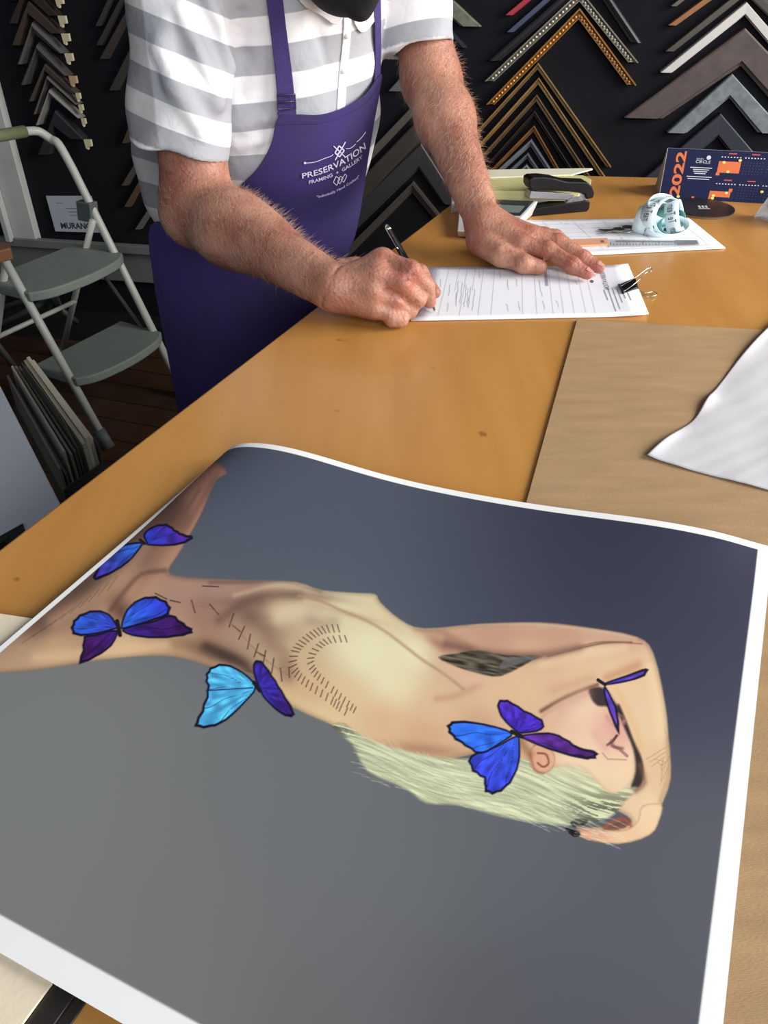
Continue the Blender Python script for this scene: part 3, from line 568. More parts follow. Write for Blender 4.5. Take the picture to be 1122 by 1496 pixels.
# ---------------------------------------------------------------- tent calendar
c0 = U(963,289,TZ); c1 = U(1215,303,TZ); xd = (c1-c0).normalized(); nb = Vector((-xd.y, xd.x, 0)); CW = (c1-c0).length
def ray_plane(px, py, P, n):
    d = Vector(ray(px, py)); O = Vector((0,0,CAMH)); return O + d*((P-O).dot(n)/d.dot(n))
tl_ = None
lean = .20; tn = (-nb + Vector((0,0,lean))).normalized()
tl_ = ray_plane(972, 216, c0, tn); Hc_ = tl_.z-TZ
cal = empty('desk_calendar', c0, label='navy blue tent calendar for 2022 with orange blocks at the back right of the counter', cat='calendar')
upv = Vector(((nb*lean).x, (nb*lean).y, 1)).normalized(); CHH = Hc_/upv.z
cf = lambda a, b, o=0: c0 + xd*(a*CW) + upv*(b*CHH) + tn*o        # b up
navy = mat('calendar_navy', (30,36,72), .65, spec=.15); org = mat('calendar_orange', (226,112,50), .5); wht = mat('calendar_white', (215,218,226), .5); yel = mat('calendar_yellow', (232,226,110), .5); red = mat('calendar_red', (200,70,70), .5)
MB().add([cf(0,0), cf(1,0), cf(1,1), cf(0,1), cf(0,0,-.0015), cf(1,0,-.0015), cf(1,1,-.0015), cf(0,1,-.0015)], [(0,1,2,3),(7,6,5,4),(0,4,5,1),(1,5,6,2),(2,6,7,3),(3,7,4,0)]).build('front_card', navy, cal)
bk = lambda a, b: c0 + xd*(a*CW) + (nb*(CHH*lean*1+.07*(1-b)) + Vector((0,0,b*Hc_)))
MB().add([bk(0,0), bk(1,0), bk(1,1), bk(0,1)]+[bk(0,0)+nb*.0015, bk(1,0)+nb*.0015, bk(1,1)+nb*.0015, bk(0,1)+nb*.0015], [(0,1,2,3),(7,6,5,4),(0,4,5,1),(1,5,6,2),(2,6,7,3),(3,7,4,0)]).build('back_card', mat('calendar_grey', (170,168,170), .6), cal)
MB().add([c0-xd*.001, bk(0,0)-xd*.001, bk(0,1)-xd*.001, cf(0,1)-xd*.001, c0, bk(0,0), bk(0,1), cf(0,1)], [(0,1,2,3),(7,6,5,4),(0,4,5,1),(1,5,6,2),(2,6,7,3),(3,7,4,0)]).build('side_gusset', bpy.data.materials['calendar_grey'], cal)
cw_px = lambda px: (px-963)/(1215-963)
def crect(mb, x0, y0, x1, y1, o=.0004):      # crop pixels of the calendar (960..1122 -> 0..1122 wide zoom)
    ax = lambda x: (960+x*.1444-963)/252*1.02; by = lambda y: 1-((200+y*.1444)-215)/75.0
    mb.add([cf(ax(x0), by(y1), o), cf(ax(x1), by(y1), o), cf(ax(x1), by(y0), o), cf(ax(x0), by(y0), o)], [(0,1,2,3)])
AX = lambda x: (960+x*.1444-963)/252*1.02
BY = lambda y: 1-((200+y*.1444)-215)/75.0
mb = MB(); put_text(mb, '2022', lambda x, y: cf(AX(215-(y)*100+ (0)), BY(598-x*468), .0005), .03); mb.build('year_lettering', org, cal)
mb = MB(); put_text(mb, 'join', lambda x, y: cf(AX(320+x*70), BY(212-y*24), .0005)); put_text(mb, 'CIRCLE', lambda x, y: cf(AX(318+x*145), BY(242-y*30), .0005))
mb.add([cf(AX(438+22*math.cos(k*math.pi/8)), BY(182+22*math.sin(k*math.pi/8)), .0005) for k in range(16)], [tuple(range(16))])
for x0, x1, y in ((275,490,288),(305,465,308),(312,450,328),(325,438,348),(255,505,382),(268,485,404)): crect(mb, x0, y-4, x1, y+4, .0005)
for gx in (560,790,1018,1246,1474):
    for r0 in (168,442):
        for k in range(7): crect(mb, gx+k*30, r0-5, gx+k*30+14, r0+5, .0005)
mb.build('white_lettering', wht, cal)
for grp_ in (((545,212,762,328),(538,326,575,358)), ((515,520,722,580),(512,578,568,606),(700,488,735,522)), ((345,588,372,608),)):
    mb = MB()
    for r_ in grp_: crect(mb, *r_)
    mb.build('orange_block', org, cal)
for gx, gy in ((625,132),(850,132),(1090,132),(1320,132),(630,402),(862,402),(1090,402)): mb = MB(); crect(mb, gx, gy-6, gx+80, gy+6, .0005); mb.build('month_heading', red, cal)
for gx, gy in ((748,195),(595,222),(652,315),(1052,222),(682,532),(558,568),(555,596),(1026,502),(210,598)):
    mb = MB(); mb.add([cf(AX(gx+17*math.cos(k*math.pi/6)), BY(gy+14*math.sin(k*math.pi/6)), .0009) for k in range(12)], [tuple(range(12))]); mb.build('yellow_dot', yel, cal)
for gx in (560,790,1018,1246):
    for r0 in (215,470):
        mb = MB()
        for r_ in range(5):
            for k in range(7):
                if gx == 560 and r_ < 4: continue
                crect(mb, gx+k*30+3, r0+r_*29-2, gx+k*30+11, r0+r_*29+3, .0005)
        mb.build('day_numbers', bpy.data.materials.get('calendar_dim') or mat('calendar_dim', (84,92,120), .6), cal)
# ---------------------------------------------------------------- clear acrylic stand at the right edge
ac = empty('acrylic_stand', U(1125,318,TZ), label='clear acrylic display stand cut off by the right edge of the photo', cat='display stand')
P0_, P1_ = U(1101,317,TZ), U(1150,336,TZ); T0_ = U(1126,288,TZ); dd = (P1_-P0_).normalized(); dn = Vector((-dd.y,dd.x,0))
MB().prism([P0_, P1_, P1_+dn*.05, P0_+dn*.05], (0,0,.006)).build('foot', mat('acrylic', (225,228,230), .1, alpha=.6), ac, bevel=.001)
pb = [P0_+dn*.004, P1_+dn*.004, P1_+dn*.008, P0_+dn*.008]; tp = [p_+dn*.03+dd*.012+Vector((0,0,.075)) for p_ in pb]
MB().add([p_+Vector((0,0,.006)) for p_ in pb]+tp, [(0,1,2,3),(4,5,6,7),(0,1,5,4),(1,2,6,5),(2,3,7,6),(3,0,4,7)]).build('panel', bpy.data.materials['acrylic'], ac)
ph = [p_.lerp(q_, .25)-dn*.001 for p_, q_ in zip(pb, tp)]; ph2 = [p_.lerp(q_, .8)-dn*.001 for p_, q_ in zip(pb, tp)]
MB().add([ph[0]+dd*.008, ph[1], ph2[1], ph2[0]+dd*.008], [(0,1,2,3)]).build('insert_card', mat('insert', (110,92,84), .5, noise=.4, nscale=60), ac)
# ---------------------------------------------------------------- lanyard (rolled ribbon) and keys
rb = mat('lanyard_ribbon', (214,232,236), .45, noise=.08, nscale=40); rbt = mat('ribbon_teal', (92,150,150), .5); rbk = mat('ribbon_print', (62,70,74), .6)
lc = U(962,341,TZ)-Vector((0,0,.0065))
lan = empty('lanyard', lc, label='pale blue printed lanyard ribbon rolled up in loops on the blank form', cat='lanyard')
def loop(center, axis, rx, ry, wdt, rot=0, arc=1.0, start=0, m=rb, name='ribbon_loop', th=.0009):
    axis = Vector(axis).normalized(); a = axis.cross(Vector((0,0,1))); a = a.normalized() if a.length > .01 else Vector((1,0,0)); b = axis.cross(a)
    n = 48; V = []; Fc = []; ry = ry*.9
    for i in range(n+1):
        t = start+2*math.pi*arc*i/n; c_ = center + a*(rx*math.cos(t)) + b*(ry*math.sin(t)); r_ = (a*math.cos(t)+b*math.sin(t)).normalized()
        for s_ in (-.5,.5):
            V += [c_+axis*(wdt*s_), c_+axis*(wdt*s_)+r_*th]
    for i in range(n):
        k = i*4; Fc += [(k,k+4,k+6,k+2),(k+1,k+3,k+7,k+5),(k,k+1,k+5,k+4),(k+2,k+6,k+7,k+3)]
    return mk(name, V, Fc, m, lan, smooth=True)
cam_d = (Vector((0,0,CAMH))-lc).normalized(); rt = Vector((1,0,0)); 
ff = Vector((cam_d.x, cam_d.y, 0)).normalized()
loop(lc+Vector((-.012,.0,.031)), (.75,-.62,.1), .030, .026, .022)
loop(lc+Vector((.004,.004,.033)), (.55,-.75,.25), .034, .029, .022)
loop(lc+Vector((.022,.004,.031)), (.85,-.35,.35), .030, .027, .022)
loop(lc+Vector((-.030,.004,.026)), (.9,-.4,-.1), .024, .022, .020)
loop(lc+Vector((.0,.012,.040)), (.35,-.5,.8), .034, .026, .020)
loop(lc+Vector((.006,-.012,.020)), (.1,-.6,.8), .036, .020, .016)
loop(lc+Vector((.012,.002,.028)), (.4,-.9,.05), .024, .020, .024, m=rbt)
mb = MB(); V_ = []
def onloop(center, axis, rx, ry, wdt, t0, t1, s, o=.0012):
    axis = Vector(axis).normalized(); a = axis.cross(Vector((0,0,1))).normalized(); b = axis.cross(a)
    def f_(x, y):
        t = t0+(t1-t0)*x; r_ = (a*math.cos(t)+b*math.sin(t)).normalized()
        return center+a*(rx*math.cos(t))+b*(ry*math.sin(t))+axis*(wdt*(y-.5)*.55)+r_*o
    put_text(mb, s, f_)
for t0 in (-2.7, -1.1, .3, 1.8):
    onloop(lc+Vector((.004,.004,.033)), (.55,-.75,.25), .034, .029, .022, t0, t0+1.1, 'Te Team'); onloop(lc+Vector((.022,.004,.031)), (.85,-.35,.35), .030, .027, .022, t0+1.1, t0, 'Te Team'); onloop(lc+Vector((-.012,.0,.031)), (.75,-.62,.1), .030, .026, .022, t0, t0+1.0, 'Te Team')
mb.build('ribbon_lettering', rbk, lan)
kz = TZ+.0035
key_steel = mat('key_steel', (150,146,138), .3, metal=.9)
kc = U(905,338,kz)
kr = empty('key_bunch', kc, label='small bunch of metal keys lying beside the lanyard', cat='keys')
ring = lambda c_, r_, t_=.0008, tilt_=(0,0): MB().tube([c_+Vector((r_*math.cos(i*math.pi/12), r_*math.sin(i*math.pi/12), tilt_[0]*math.cos(i*math.pi/12)+tilt_[1]*math.sin(i*math.pi/12))) for i in range(24)], t_, 8, closed=True)
ring(kc+Vector((.012,.0,.004)), .013, tilt_=(.002,.001)).build('split_ring', steel, kr, smooth=True)
ring(kc+Vector((.028,.004,.004)), .008, tilt_=(-.002,.001)).build('split_ring', steel, kr, smooth=True)
for k, an in enumerate((2.9, 3.4, -2.5, .3)):
    d_ = Vector((math.cos(an), math.sin(an)*.6, 0)).normalized(); n_ = Vector((-d_.y, d_.x, 0)); b_ = kc+Vector((.004,-.002,.001+k*.0016))
    bow = [b_+d_*(.008+.009*math.cos(t))+n_*(.009*math.sin(t)) for t in [i*math.pi/8 for i in range(16)]]
    kb = MB().prism(bow, (0,0,.0014)); kb.prism([b_+d_*.015+n_*.003, b_+d_*.036+n_*.003, b_+d_*.039, b_+d_*.036-n_*.001, b_+d_*.033-n_*.003, b_+d_*.030-n_*.0015, b_+d_*.026-n_*.003, b_+d_*.015-n_*.003], (0,0,.0013)); kb.build('key', key_steel, kr)
# ---------------------------------------------------------------- corner samples of picture frame moulding on the wall
PROF = {'flat': [(0,0),(0,.9),(.06,1),(.85,.95),(.9,.6),(1,.5),(1,0)], 'round': [(0,0),(.0,.5),(.12,.85),(.35,1),(.6,.85),(.75,.55),(.8,.5),(1,.42),(1,0)],
        'scoop': [(0,0),(0,1),(.15,1),(.22,.75),(.5,.45),(.78,.5),(.84,.7),(.95,.7),(1,.5),(1,0)], 'step': [(0,0),(0,1),(.3,1),(.34,.7),(.62,.66),(.66,.42),(1,.36),(1,0)]}
def chevron(apex, le, re, dy, m, label, dep=.02, prof='flat', name='frame_corner_sample', ends=None, bead=None, base=.001, group='frame corner samples on the black wall'):
    """apex, le, re: photograph points of the OUTER edge (top face); dy: apex width in photo px; the ends are cut level"""
    A_ = UW(*apex, base+dep); Lo = UW(*le, base+dep); Ro = UW(*re, base+dep); Ai = UW(apex[0]-dy*.1, apex[1]+dy, base+dep)
    w_ = (A_-Ai).length; up = Vector((0,0,1))
    def inner(E):
        d = A_-E; h = Vector((d.x, d.y, 0)); sl = d.z/h.length; return E + h.normalized()*(w_/sl)
    Li = inner(Lo); Ri = inner(Ro); P = PROF[prof]; V = []
    for t, hh in P:
        off = WN*(dep*hh-dep)
        V += [Lo.lerp(Li, t)+off, A_.lerp(Ai, t)+off, Ro.lerp(Ri, t)+off]
    n = len(P); Fc = []
    for i in range(n):
        j = (i+1) % n; Fc += [(i*3, i*3+1, j*3+1, j*3), (i*3+1, i*3+2, j*3+2, j*3+1)]
    Fc += [tuple(i*3 for i in range(n)), tuple(i*3+2 for i in range(n))[::-1]]
    mb = MB().add(V, Fc)
    simple = ends is None and bead is None
    if simple:
        o = mb.build(name, m); root = o
    else:
        root = empty(name, wpt((A_-W0).dot(WD), A_.z, 0)); o = mb.build('moulding', m, root)
    if label: tag(root, label, 'frame sample', group)
    if ends:
        c_ = Ro.lerp(Ri, .5); e = MB(); s_ = (Ri-Ro)
        k_ = ends[0]; e.add([Ro+s_*0+WN*.001-WD*0, Ri+WN*.001, Ri-WN*dep, Ro-WN*dep], [(0,1,2,3)])
        a = Ro+WN*.003; hx = Vector(WD)*ends[1]; vz = Vector((0,0,-ends[2]))
        o2_ = e.V; e = MB(); e.prism([Ro-WN*dep*.3+q_ for q_ in (vz*0, hx, hx+vz*.9, hx*.45+vz*.95, hx*.38+vz*1.4, hx*.1+vz*1.2)], WN*dep*.32)
        e.build('bare_wood_end', k_, root)
    if bead:
        m2, r_, stp, tt = bead; b = MB()
        for E, Ei in ((Lo, Li), (Ro, Ri)):
            a0 = A_.lerp(Ai, tt); e0_ = E.lerp(Ei, tt); d = e0_-a0; n_ = int(d.length/stp)
            for i in range(1, n_): b.sphere(a0+d*(i/n_)+WN*(-.25*dep), r_, 6, 5)
        b.build('beading', m2, root, smooth=True, kind='stuff')
    return root
def mm(n, c, rough=.45, **k): return bpy.data.materials.get(n) or mat(n, c, rough, **k)
golds = mm('aged_gold', (164,132,82), .4, metal=.1, noise=.3, nscale=40); gold2 = mm('rope_gold', (176,122,58), .35, metal=.2, noise=.35, nscale=80)
silv = mm('silver_leaf', (150,146,132), .35, metal=.4, noise=.25, nscale=60); blackm = mm('black_stain', (48,47,50), .4)
# column with the gilded corner in the middle
chevron((868,-86),(738,22),(935,-30),12, mm('red_lacquer',(168,48,66)), 'red lacquered corner sample at the top of the wall, left arm showing', .02)
chevron((868,-66),(740,47),(936,-10),12, mm('blue_grey',(66,72,98)), 'blue grey corner sample just below the red one', .02)
chevron((865,-46),(713,89),(938,63),20, blackm, 'black beaded corner sample above the silver beaded one', .025, 'round', bead=(mm('dull_bead',(70,70,74)), .0028, .012, .45))
chevron((848,-14),(708,119),(933,92),17, silv, 'silver grey corner sample with a row of pearl beads', .025, 'scoop', bead=(mm('pearl_bead',(222,214,196),.25,metal=.3), .0036, .011, .5))
chevron((847,12),(710,153),(930,125),17, gold2, 'gilded rope corner sample below the silver beaded one', .025, 'scoop', bead=(mm('gold_bead',(232,176,98),.3,metal=.3), .0036, .011, .5))
# nested brown and gold thin corners
nest = [((786,93),(690,199),(893,245),9,golds,'outermost thin antique gold corner sample of the nested group'),
        ((787,114),(690,222),(886,262),10,mm('antique_gold',(174,140,86),.4,metal=.1,noise=.3,nscale=50),'second thin antique gold corner sample of the nested group'),
        ((784,139),(690,243),(868,268),10,mm('bronze_brown',(134,106,74),.4,metal=.1,noise=.3,nscale=50),'third, bronze brown corner sample of the nested group'),
        ((781,163),(692,262),(850,270),7,mm('umber',(58,50,40),.45),'fourth, dark umber corner sample of the nested group'),
        ((780,184),(698,268),(828,268),9,mm('rust_gold',(158,110,62),.4,metal=.1,noise=.3,nscale=50),'fifth, rust coloured corner sample of the nested group'),
        ((776,204),(690,282),(818,268),11,mm('pewter',(128,134,140),.35,metal=.3),'sixth, pewter grey corner sample of the nested group'),
        ((771,224),(712,278),(800,268),9,mm('dull_pewter',(104,108,112),.4,metal=.2),'seventh, dull grey corner sample of the nested group'),
        ((769,241),(738,270),(790,266),8,mm('pale_pewter',(150,152,150),.4,metal=.2),'smallest pale grey corner sample inside the nested group')]
for k, (a, l, r, dy, m_, lb) in enumerate(nest): chevron(a, l, r, dy, m_, lb, .022, 'scoop' if k < 5 else 'step')
# right hand column
R_ = [((1052,-48),(980,9),(1150,20),10,mm('olive_grey',(96,94,84)),'olive grey corner sample at the very top right, tip of its left arm showing','flat'),
      ((1092,-48),(976,37),(1190,25),13,mm('copper_brown',(160,112,74),.4,metal=.2,noise=.2,nscale=30),'copper brown corner sample near the top right','flat'),
      ((1093,-22),(972,75),(1190,70),15,mm('dark_olive',(76,74,66)),'dark olive corner sample above the white one','flat'),
      ((1091,3),(965,106),(1190,118),20,mm('chalk_white',(205,201,196),.5),'chalk white corner sample at the right','flat'),
      ((1089,41),(912,172),(1230,190),56,mm('slate_brown',(92,76,72),.6,noise=.25,nscale=30,rgb2=(74,66,66)),'wide mottled brown corner sample at the right','flat'),
      ((1070,108),(975,194),(1150,196),36,mm('grey_marble',(134,140,142),.5,noise=.3,nscale=40,rgb2=(100,106,108)),'grey marbled corner sample under the wide brown one','flat'),
      ((1053,166),(940,262),(1135,262),36,mm('ink_navy',(44,47,58),.5),'dark navy corner sample standing behind the calendar','flat'),
      ((1040,225),(905,345),(1180,345),40,mm('ink_navy2',(38,40,50),.5),'lowest dark navy corner sample, mostly hidden by the calendar','flat')]
for a, l, r, dy, m_, lb, pf in R_: chevron(a, l, r, dy, m_, lb, .024, pf)
# between the man's torso and his resting arm
D_ = [((618,-40),(560,10),(703,39),28,mm('green_marble',(134,136,118),.4,noise=.4,nscale=40,rgb2=(96,98,84)),'mottled green corner sample above the resting arm'),
      ((600,-20),(540,30),(682,70),20,mm('black_gloss',(52,54,58),.3),'glossy black ridged corner sample beside the sleeve'),
      ((610,30),(540,95),(670,115),12,mm('grey_white',(150,152,148),.5),'pale grey corner sample hidden behind the elbow'),
      ((625,70),(567,133),(668,150),26,mm('mid_grey',(98,99,98),.5),'mid grey corner sample hidden behind the upper arm'),
      ((628,128),(500,262),(656,166),18,mm('taupe',(84,80,72),.5),'taupe narrow corner sample behind the arm'),
      ((640,145),(500,290),(668,190),44,mm('dark_walnut',(66,58,52),.5,noise=.2,nscale=20),'wide dark walnut corner sample between apron and arm'),
      ((615,210),(480,340),(672,300),38,mm('charcoal_wood',(54,52,53),.5),'charcoal corner sample between apron and resting arm'),
      ((603,266),(480,390),(672,352),17,mm('brown_grey',(74,68,62),.5),'lowest brown grey corner sample behind the pen')]
for k, (a, l, r, dy, m_, lb) in enumerate(D_): chevron(a, l, r, dy, m_, lb, .02, 'step' if k in (1,7) else 'flat')
# left column: deep mouldings with raw cut ends
raw = mm('raw_wood', (208,196,160), .7, noise=.1, nscale=60); rawd = mm('raw_wood_pink', (186,156,122), .7)
s9 = .2139
Lc = [((36,-54),(10,0),(79,-6),20,(48,44,42),'topmost dark corner sample of the left column, only its right end showing',raw),
      ((38,-26),(13,34),(84,23),20,(50,42,38),'second dark corner sample of the left column, under the topmost',raw),
      ((41,2),(17,66),(89,49),20,(66,54,48),'brown corner sample with a cream raw end, third in the left column',raw),
      ((46,31),(23,94),(94,78),18,(86,84,82),'steel grey corner sample, fourth in the left column',raw),
      ((53,63),(28,124),(100,111),18,(74,72,68),'grey corner sample with a pinkish raw end, fifth in the left column',rawd),
      ((65,94),(42,148),(110,136),10,(76,68,62),'thin umber corner sample, sixth in the left column',raw),
      ((68,110),(47,167),(114,153),11,(92,88,84),'thin grey brown corner sample, seventh in the left column',raw),
      ((71,130),(50,183),(118,173),12,(134,130,126),'thin silver edged corner sample, eighth in the left column',raw),
      ((80,162),(55,226),(122,204),26,(46,46,50),'black corner sample with a large raw end, lowest of the left column',raw)]
for k, (a, l, r, dy, c_, lb, e_) in enumerate(Lc):
    chevron(a, l, r, dy, mm('left_sample_%d' % k, c_, .35), lb, .035, 'round' if k in (3,4,6,7) else 'flat', ends=(e_, .024 if dy > 12 else .013, .022 if dy > 12 else .018))
# second left column, right arms hidden by the man
Mc = [((185,-60),(139,38),(240,60),14,(56,52,50),'dark brown corner sample nearest the top, left of the striped sleeve'),
      ((195,-40),(140,66),(250,70),15,(52,48,46),'dark corner sample just under the topmost one left of the sleeve'),
      ((205,-22),(145,86),(260,90),18,(60,52,50),'dark umber wide corner sample left of the sleeve'),
      ((215,20),(159,132),(265,130),20,(58,54,50),'brown corner sample half hidden by the sleeve'),
      ((225,95),(178,209),(280,210),16,(74,64,54),'light brown corner sample at the sleeve hem'),
      ((226,190),(177,271),(280,280),13,(80,74,66),'taupe corner sample beside the shirt tail'),
      ((232,215),(181,302),(285,305),13,(92,70,50),'rust brown corner sample beside the shirt tail'),
      ((245,262),(197,335),(290,340),11,(98,98,98),'grey corner sample, lowest beside the shirt tail')]
for k, (a, l, r, dy, c_, lb) in enumerate(Mc): chevron(a, l, r, dy, mm('mid_sample_%d' % k, c_, .45), lb, .022, 'flat')
chevron((-14,302),(-60,345),(38,346),14, mm('far_left_sample',(74,78,82),.45), 'wide grey corner sample at the far left beyond the white casing', .022, 'step')
chevron((-30,215),(-70,260),(22,262),12, mm('far_left_dark',(36,36,40),.45), 'dark corner sample at the far left above the wide grey one', .022, 'flat')
# sign
sg = MB().add([UW(67,286,.012), UW(134,286,.012), UW(148,340,.012), UW(81,338,.012)]+[UW(67,286,.001), UW(134,286,.001), UW(148,340,.001), UW(81,338,.001)], [(0,1,2,3),(7,6,5,4),(0,4,5,1),(1,5,6,2),(2,6,7,3),(3,7,4,0)]).build('wall_sign', mat('sign_card', (172,176,186), .6), label='small white card sign lettered MURANO pinned low on the black wall behind the ladder', cat='sign')
mb = MB(); qf = lambda x, y: UW(88+x*45+(1-y)*2, 334-y*9+(x*1), .0125); put_text(mb, 'MURANO', qf, .025); mb.build('lettering', mm('sign_ink',(40,40,46),.7), sg)
mb = MB()
for x0, x1, y0 in ((82,92,296),(96,120,304),(100,118,309),(102,115,314)): mb.add([UW(x0,y0,.0125), UW(x1,y0,.0125), UW(x1,y0+1.2,.0125), UW(x0,y0+1.2,.0125)], [(3,2,1,0)])
mb.build('small_lettering', mm('sign_ink2',(120,122,130),.7), sg)
# ---------------------------------------------------------------- step ladder
wp = mat('ladder_paint', (186,188,180), .4, noise=.06); grey = mat('tread_plastic', (126,134,126), .6, noise=.06, nscale=20, bump=.2, bscale=500); footm = mat('foot_rubber', (92,100,98), .6); grip = mat('olive_grip', (120,124,92), .6, noise=.1); 
FLf = U(152,641,.03); FRf = Vector((-.696,2.41,.03)); wv = (FRf-FLf); wv.z = 0; wv.normalize(); dv = Vector((-wv.y, wv.x, 0)); LN = .43
lp = lambda base, z: base + dv*((z-.03)*LN) + Vector((0,0,z-.03))
lad = empty('step_ladder', (FLf.x, FLf.y, 0), label='small white tubular step ladder with two grey treads and an olive hand grip', cat='ladder')
MB().tube([lp(FLf,.03), lp(FLf,.70)], .0125, 14).build('front_rail', wp, lad, smooth=True)
topz = .80
tR = lp(FRf, topz-.09); tR2 = lp(FRf, topz-.03)+dv*.01; 
path = [lp(FRf,.03), lp(FRf,.4), tR] + smoothpts([tR, tR2+Vector((0,0,.005)), UW(48,188,.35)*0 + at_depth(74,203,(proj(np.array(tR2))[2])), at_depth(56,192,float(proj(np.array(tR2))[2])-.02), at_depth(36,192,float(proj(np.array(tR2))[2])-.05)], 7)[1:]
zc_ = float(proj(np.array(tR2))[2])
MB().tube(path, .0125, 14).build('front_rail', wp, lad, smooth=True)
ga = at_depth(36,192,zc_-.05); gb = at_depth(-60,208,zc_-.20)
MB().tube([ga, gb], .017, 16).build('hand_grip', grip, lad, smooth=True)
MB().tube(smoothpts([gb, gb+(gb-ga)*.1+Vector((0,0,-.02)), lp(FLf,.70)], 6), .0125, 14).build('top_hoop', wp, lad, smooth=True)
for b_ in (FLf, FRf): MB().tube([lp(b_,.002), lp(b_,.06)], [.02,.017], 14).build('rubber_foot', footm, lad, smooth=True)
def tread(z, depth, ov):
    a = lp(FLf, z); b = lp(FRf, z); f = -dv
    front = [a-wv*.005+f*.02, a.lerp(b,.15)+f*(.055), a.lerp(b,.5)+f*.07, a.lerp(b,.85)+f*.055, b+wv*.005+f*.02]
    fr = smoothpts(front, 5); back = [b+wv*.005+dv*depth, a-wv*.005+dv*depth]
    poly = [Vector((p_.x,p_.y,z)) for p_ in fr+back]
    return MB().prism(poly, (0,0,.028)).build('tread', grey, lad, bevel=.005)
tread(.20, .16, 0); tread(.445, .18, 0)
rt_ = lp(FRf,.57)-wv*.02; rb_ = U(93,520,.0)
for t_, b_ in ((rt_, rb_), (rt_-(FRf-FLf)+wv*.04, rb_-(FRf-FLf)+wv*.04)):
    MB().tube([t_, Vector((b_.x,b_.y,.02))], .0105, 12).build('rear_leg', wp, lad, smooth=True); MB().tube([Vector((b_.x,b_.y,.001)), Vector((b_.x,b_.y,.04))], .015, 12).build('rubber_foot', footm, lad, smooth=True)
MB().tube([rt_.lerp(rb_,.55), (rt_-(FRf-FLf)+wv*.04).lerp(rb_-(FRf-FLf)+wv*.04,.55)], .008, 10).build('crossbar', wp, lad, smooth=True)
MB().tube([lp(FRf,.42)+dv*.12, lp(FRf,.225)+dv*.05], .006, 8).build('brace', footm, lad, smooth=True)
br_ = lp(FRf,.59); MB().prism([br_-wv*.02+dv*.0+Vector((0,0,-.03)), br_-wv*.02+dv*.06+Vector((0,0,-.03)), br_-wv*.02+dv*.05+Vector((0,0,.03)), br_-wv*.02-dv*.01+Vector((0,0,.03))], wv*.035).build('bracket', footm, lad, bevel=.004)
# folded dark stand behind the ladder
fs = empty('folding_stand', (-1.5,2.45,0), label='dark grey folded stand on the floor behind the step ladder', cat='stand')
dg_ = mat('dark_grey_metal', (66,70,68), .5)
for a, b in (((0,452,.22),(78,425,.30)), ((0,475,.16),(76,436,.24)), ((66,418,.32),(88,452,.20)), ((88,452,.20),(112,470,.12)), ((-30,470,.30),(40,560,.02))):
    MB().tube([U(a[0],a[1],a[2]), U(b[0],b[1],b[2])], .011, 10).build('bar', dg_, fs, smooth=True)
MB().prism([U(66,420,.30), U(80,420,.30), U(92,455,.18), U(74,462,.18)], (0,.01,0)).build('plate', dg_, fs)
# wooden shelf corner at the far left
ws = empty('side_table', U(0,365,.62), label='corner of a brown wooden side table at the far left edge above the ladder', cat='table')
wz = .66; wq = [U(-200,352,wz), U(-14,352,wz), U(14,355,wz), U(15,362,wz), U(-200,420,wz)]
MB().prism([v-Vector((0,0,.03)) for v in wq], (0,0,.03)).build('tabletop', mat('brown_wood', (128,88,56), .5, noise=.2, nscale=12, stretch=(1,8,1)), ws, bevel=.003)
lg = U(-120,385,wz); MB().prism([Vector((lg.x+x_, lg.y+y_, 0)) for x_, y_ in ((-.02,-.02),(.02,-.02),(.02,.02),(-.02,.02))], (0,0,wz-.03)).build('leg', bpy.data.materials['brown_wood'], ws)
# ---------------------------------------------------------------- rack of mat boards
rk = empty('board_rack', U(110,640,.0), label='grey metal rack on the floor holding mat board offcuts', cat='rack')
rz_ = .30; A0 = U(6,548,rz_); B0_ = U(84,690,rz_); A1 = U(50,528,rz_); B1_ = U(143,650,rz_)
rkm = mat('rack_grey', (84,84,82), .55)
def vplate(p, q, z0, z1, th, nrm): return MB().prism([Vector((p.x,p.y,z0)), Vector((q.x,q.y,z0)), Vector((q.x,q.y,z0))+nrm*th, Vector((p.x,p.y,z0))+nrm*th], (0,0,z1-z0))
ldir = (B0_-A0).normalized(); cdir_ = (B1_-B0_).normalized()
vplate(A1, B1_, .20, rz_-.0, .004, cdir_).build('side_plate', rkm, rk)
vplate(B0_, B1_, .20, .25, .004, ldir).build('end_plate', rkm, rk)
MB().prism([Vector((v.x,v.y,.19)) for v in (A0, B0_, B1_, A1)], (0,0,.008)).build('bottom_tray', rkm, rk)
m0 = B0_.lerp(B1_,.55); MB().add([Vector((m0.x,m0.y,.22))+ldir*.006, Vector((m0.x,m0.y,.0))+ldir*.03-cdir_*.05, Vector((m0.x,m0.y,.0))+ldir*.03+cdir_*.05]+[Vector((m0.x,m0.y,.22))+ldir*.010, Vector((m0.x,m0.y,.0))+ldir*.036-cdir_*.05, Vector((m0.x,m0.y,.0))+ldir*.036+cdir_*.05], [(0,1,2),(5,4,3),(0,3,4,1),(1,4,5,2),(2,5,3,0)]).build('end_foot', mat('rack_foot', (112,112,108), .5), rk)
cols = [(150,146,132),(120,116,106),(206,200,182),(150,146,132),(110,110,106),(88,86,80),(214,208,186),(232,226,202),(224,218,196)]
lbs = ['grey brown mat board nearest the white cabinet in the floor rack','darker taupe mat board second in the floor rack','pale cream edged mat board third in the floor rack','light grey mat board fourth in the floor rack','mid grey mat board fifth in the floor rack','dark olive mat board sixth in the floor rack','cream mat board seventh in the floor rack','widest ivory mat board eighth in the floor rack','ivory mat board against the far side plate of the rack']
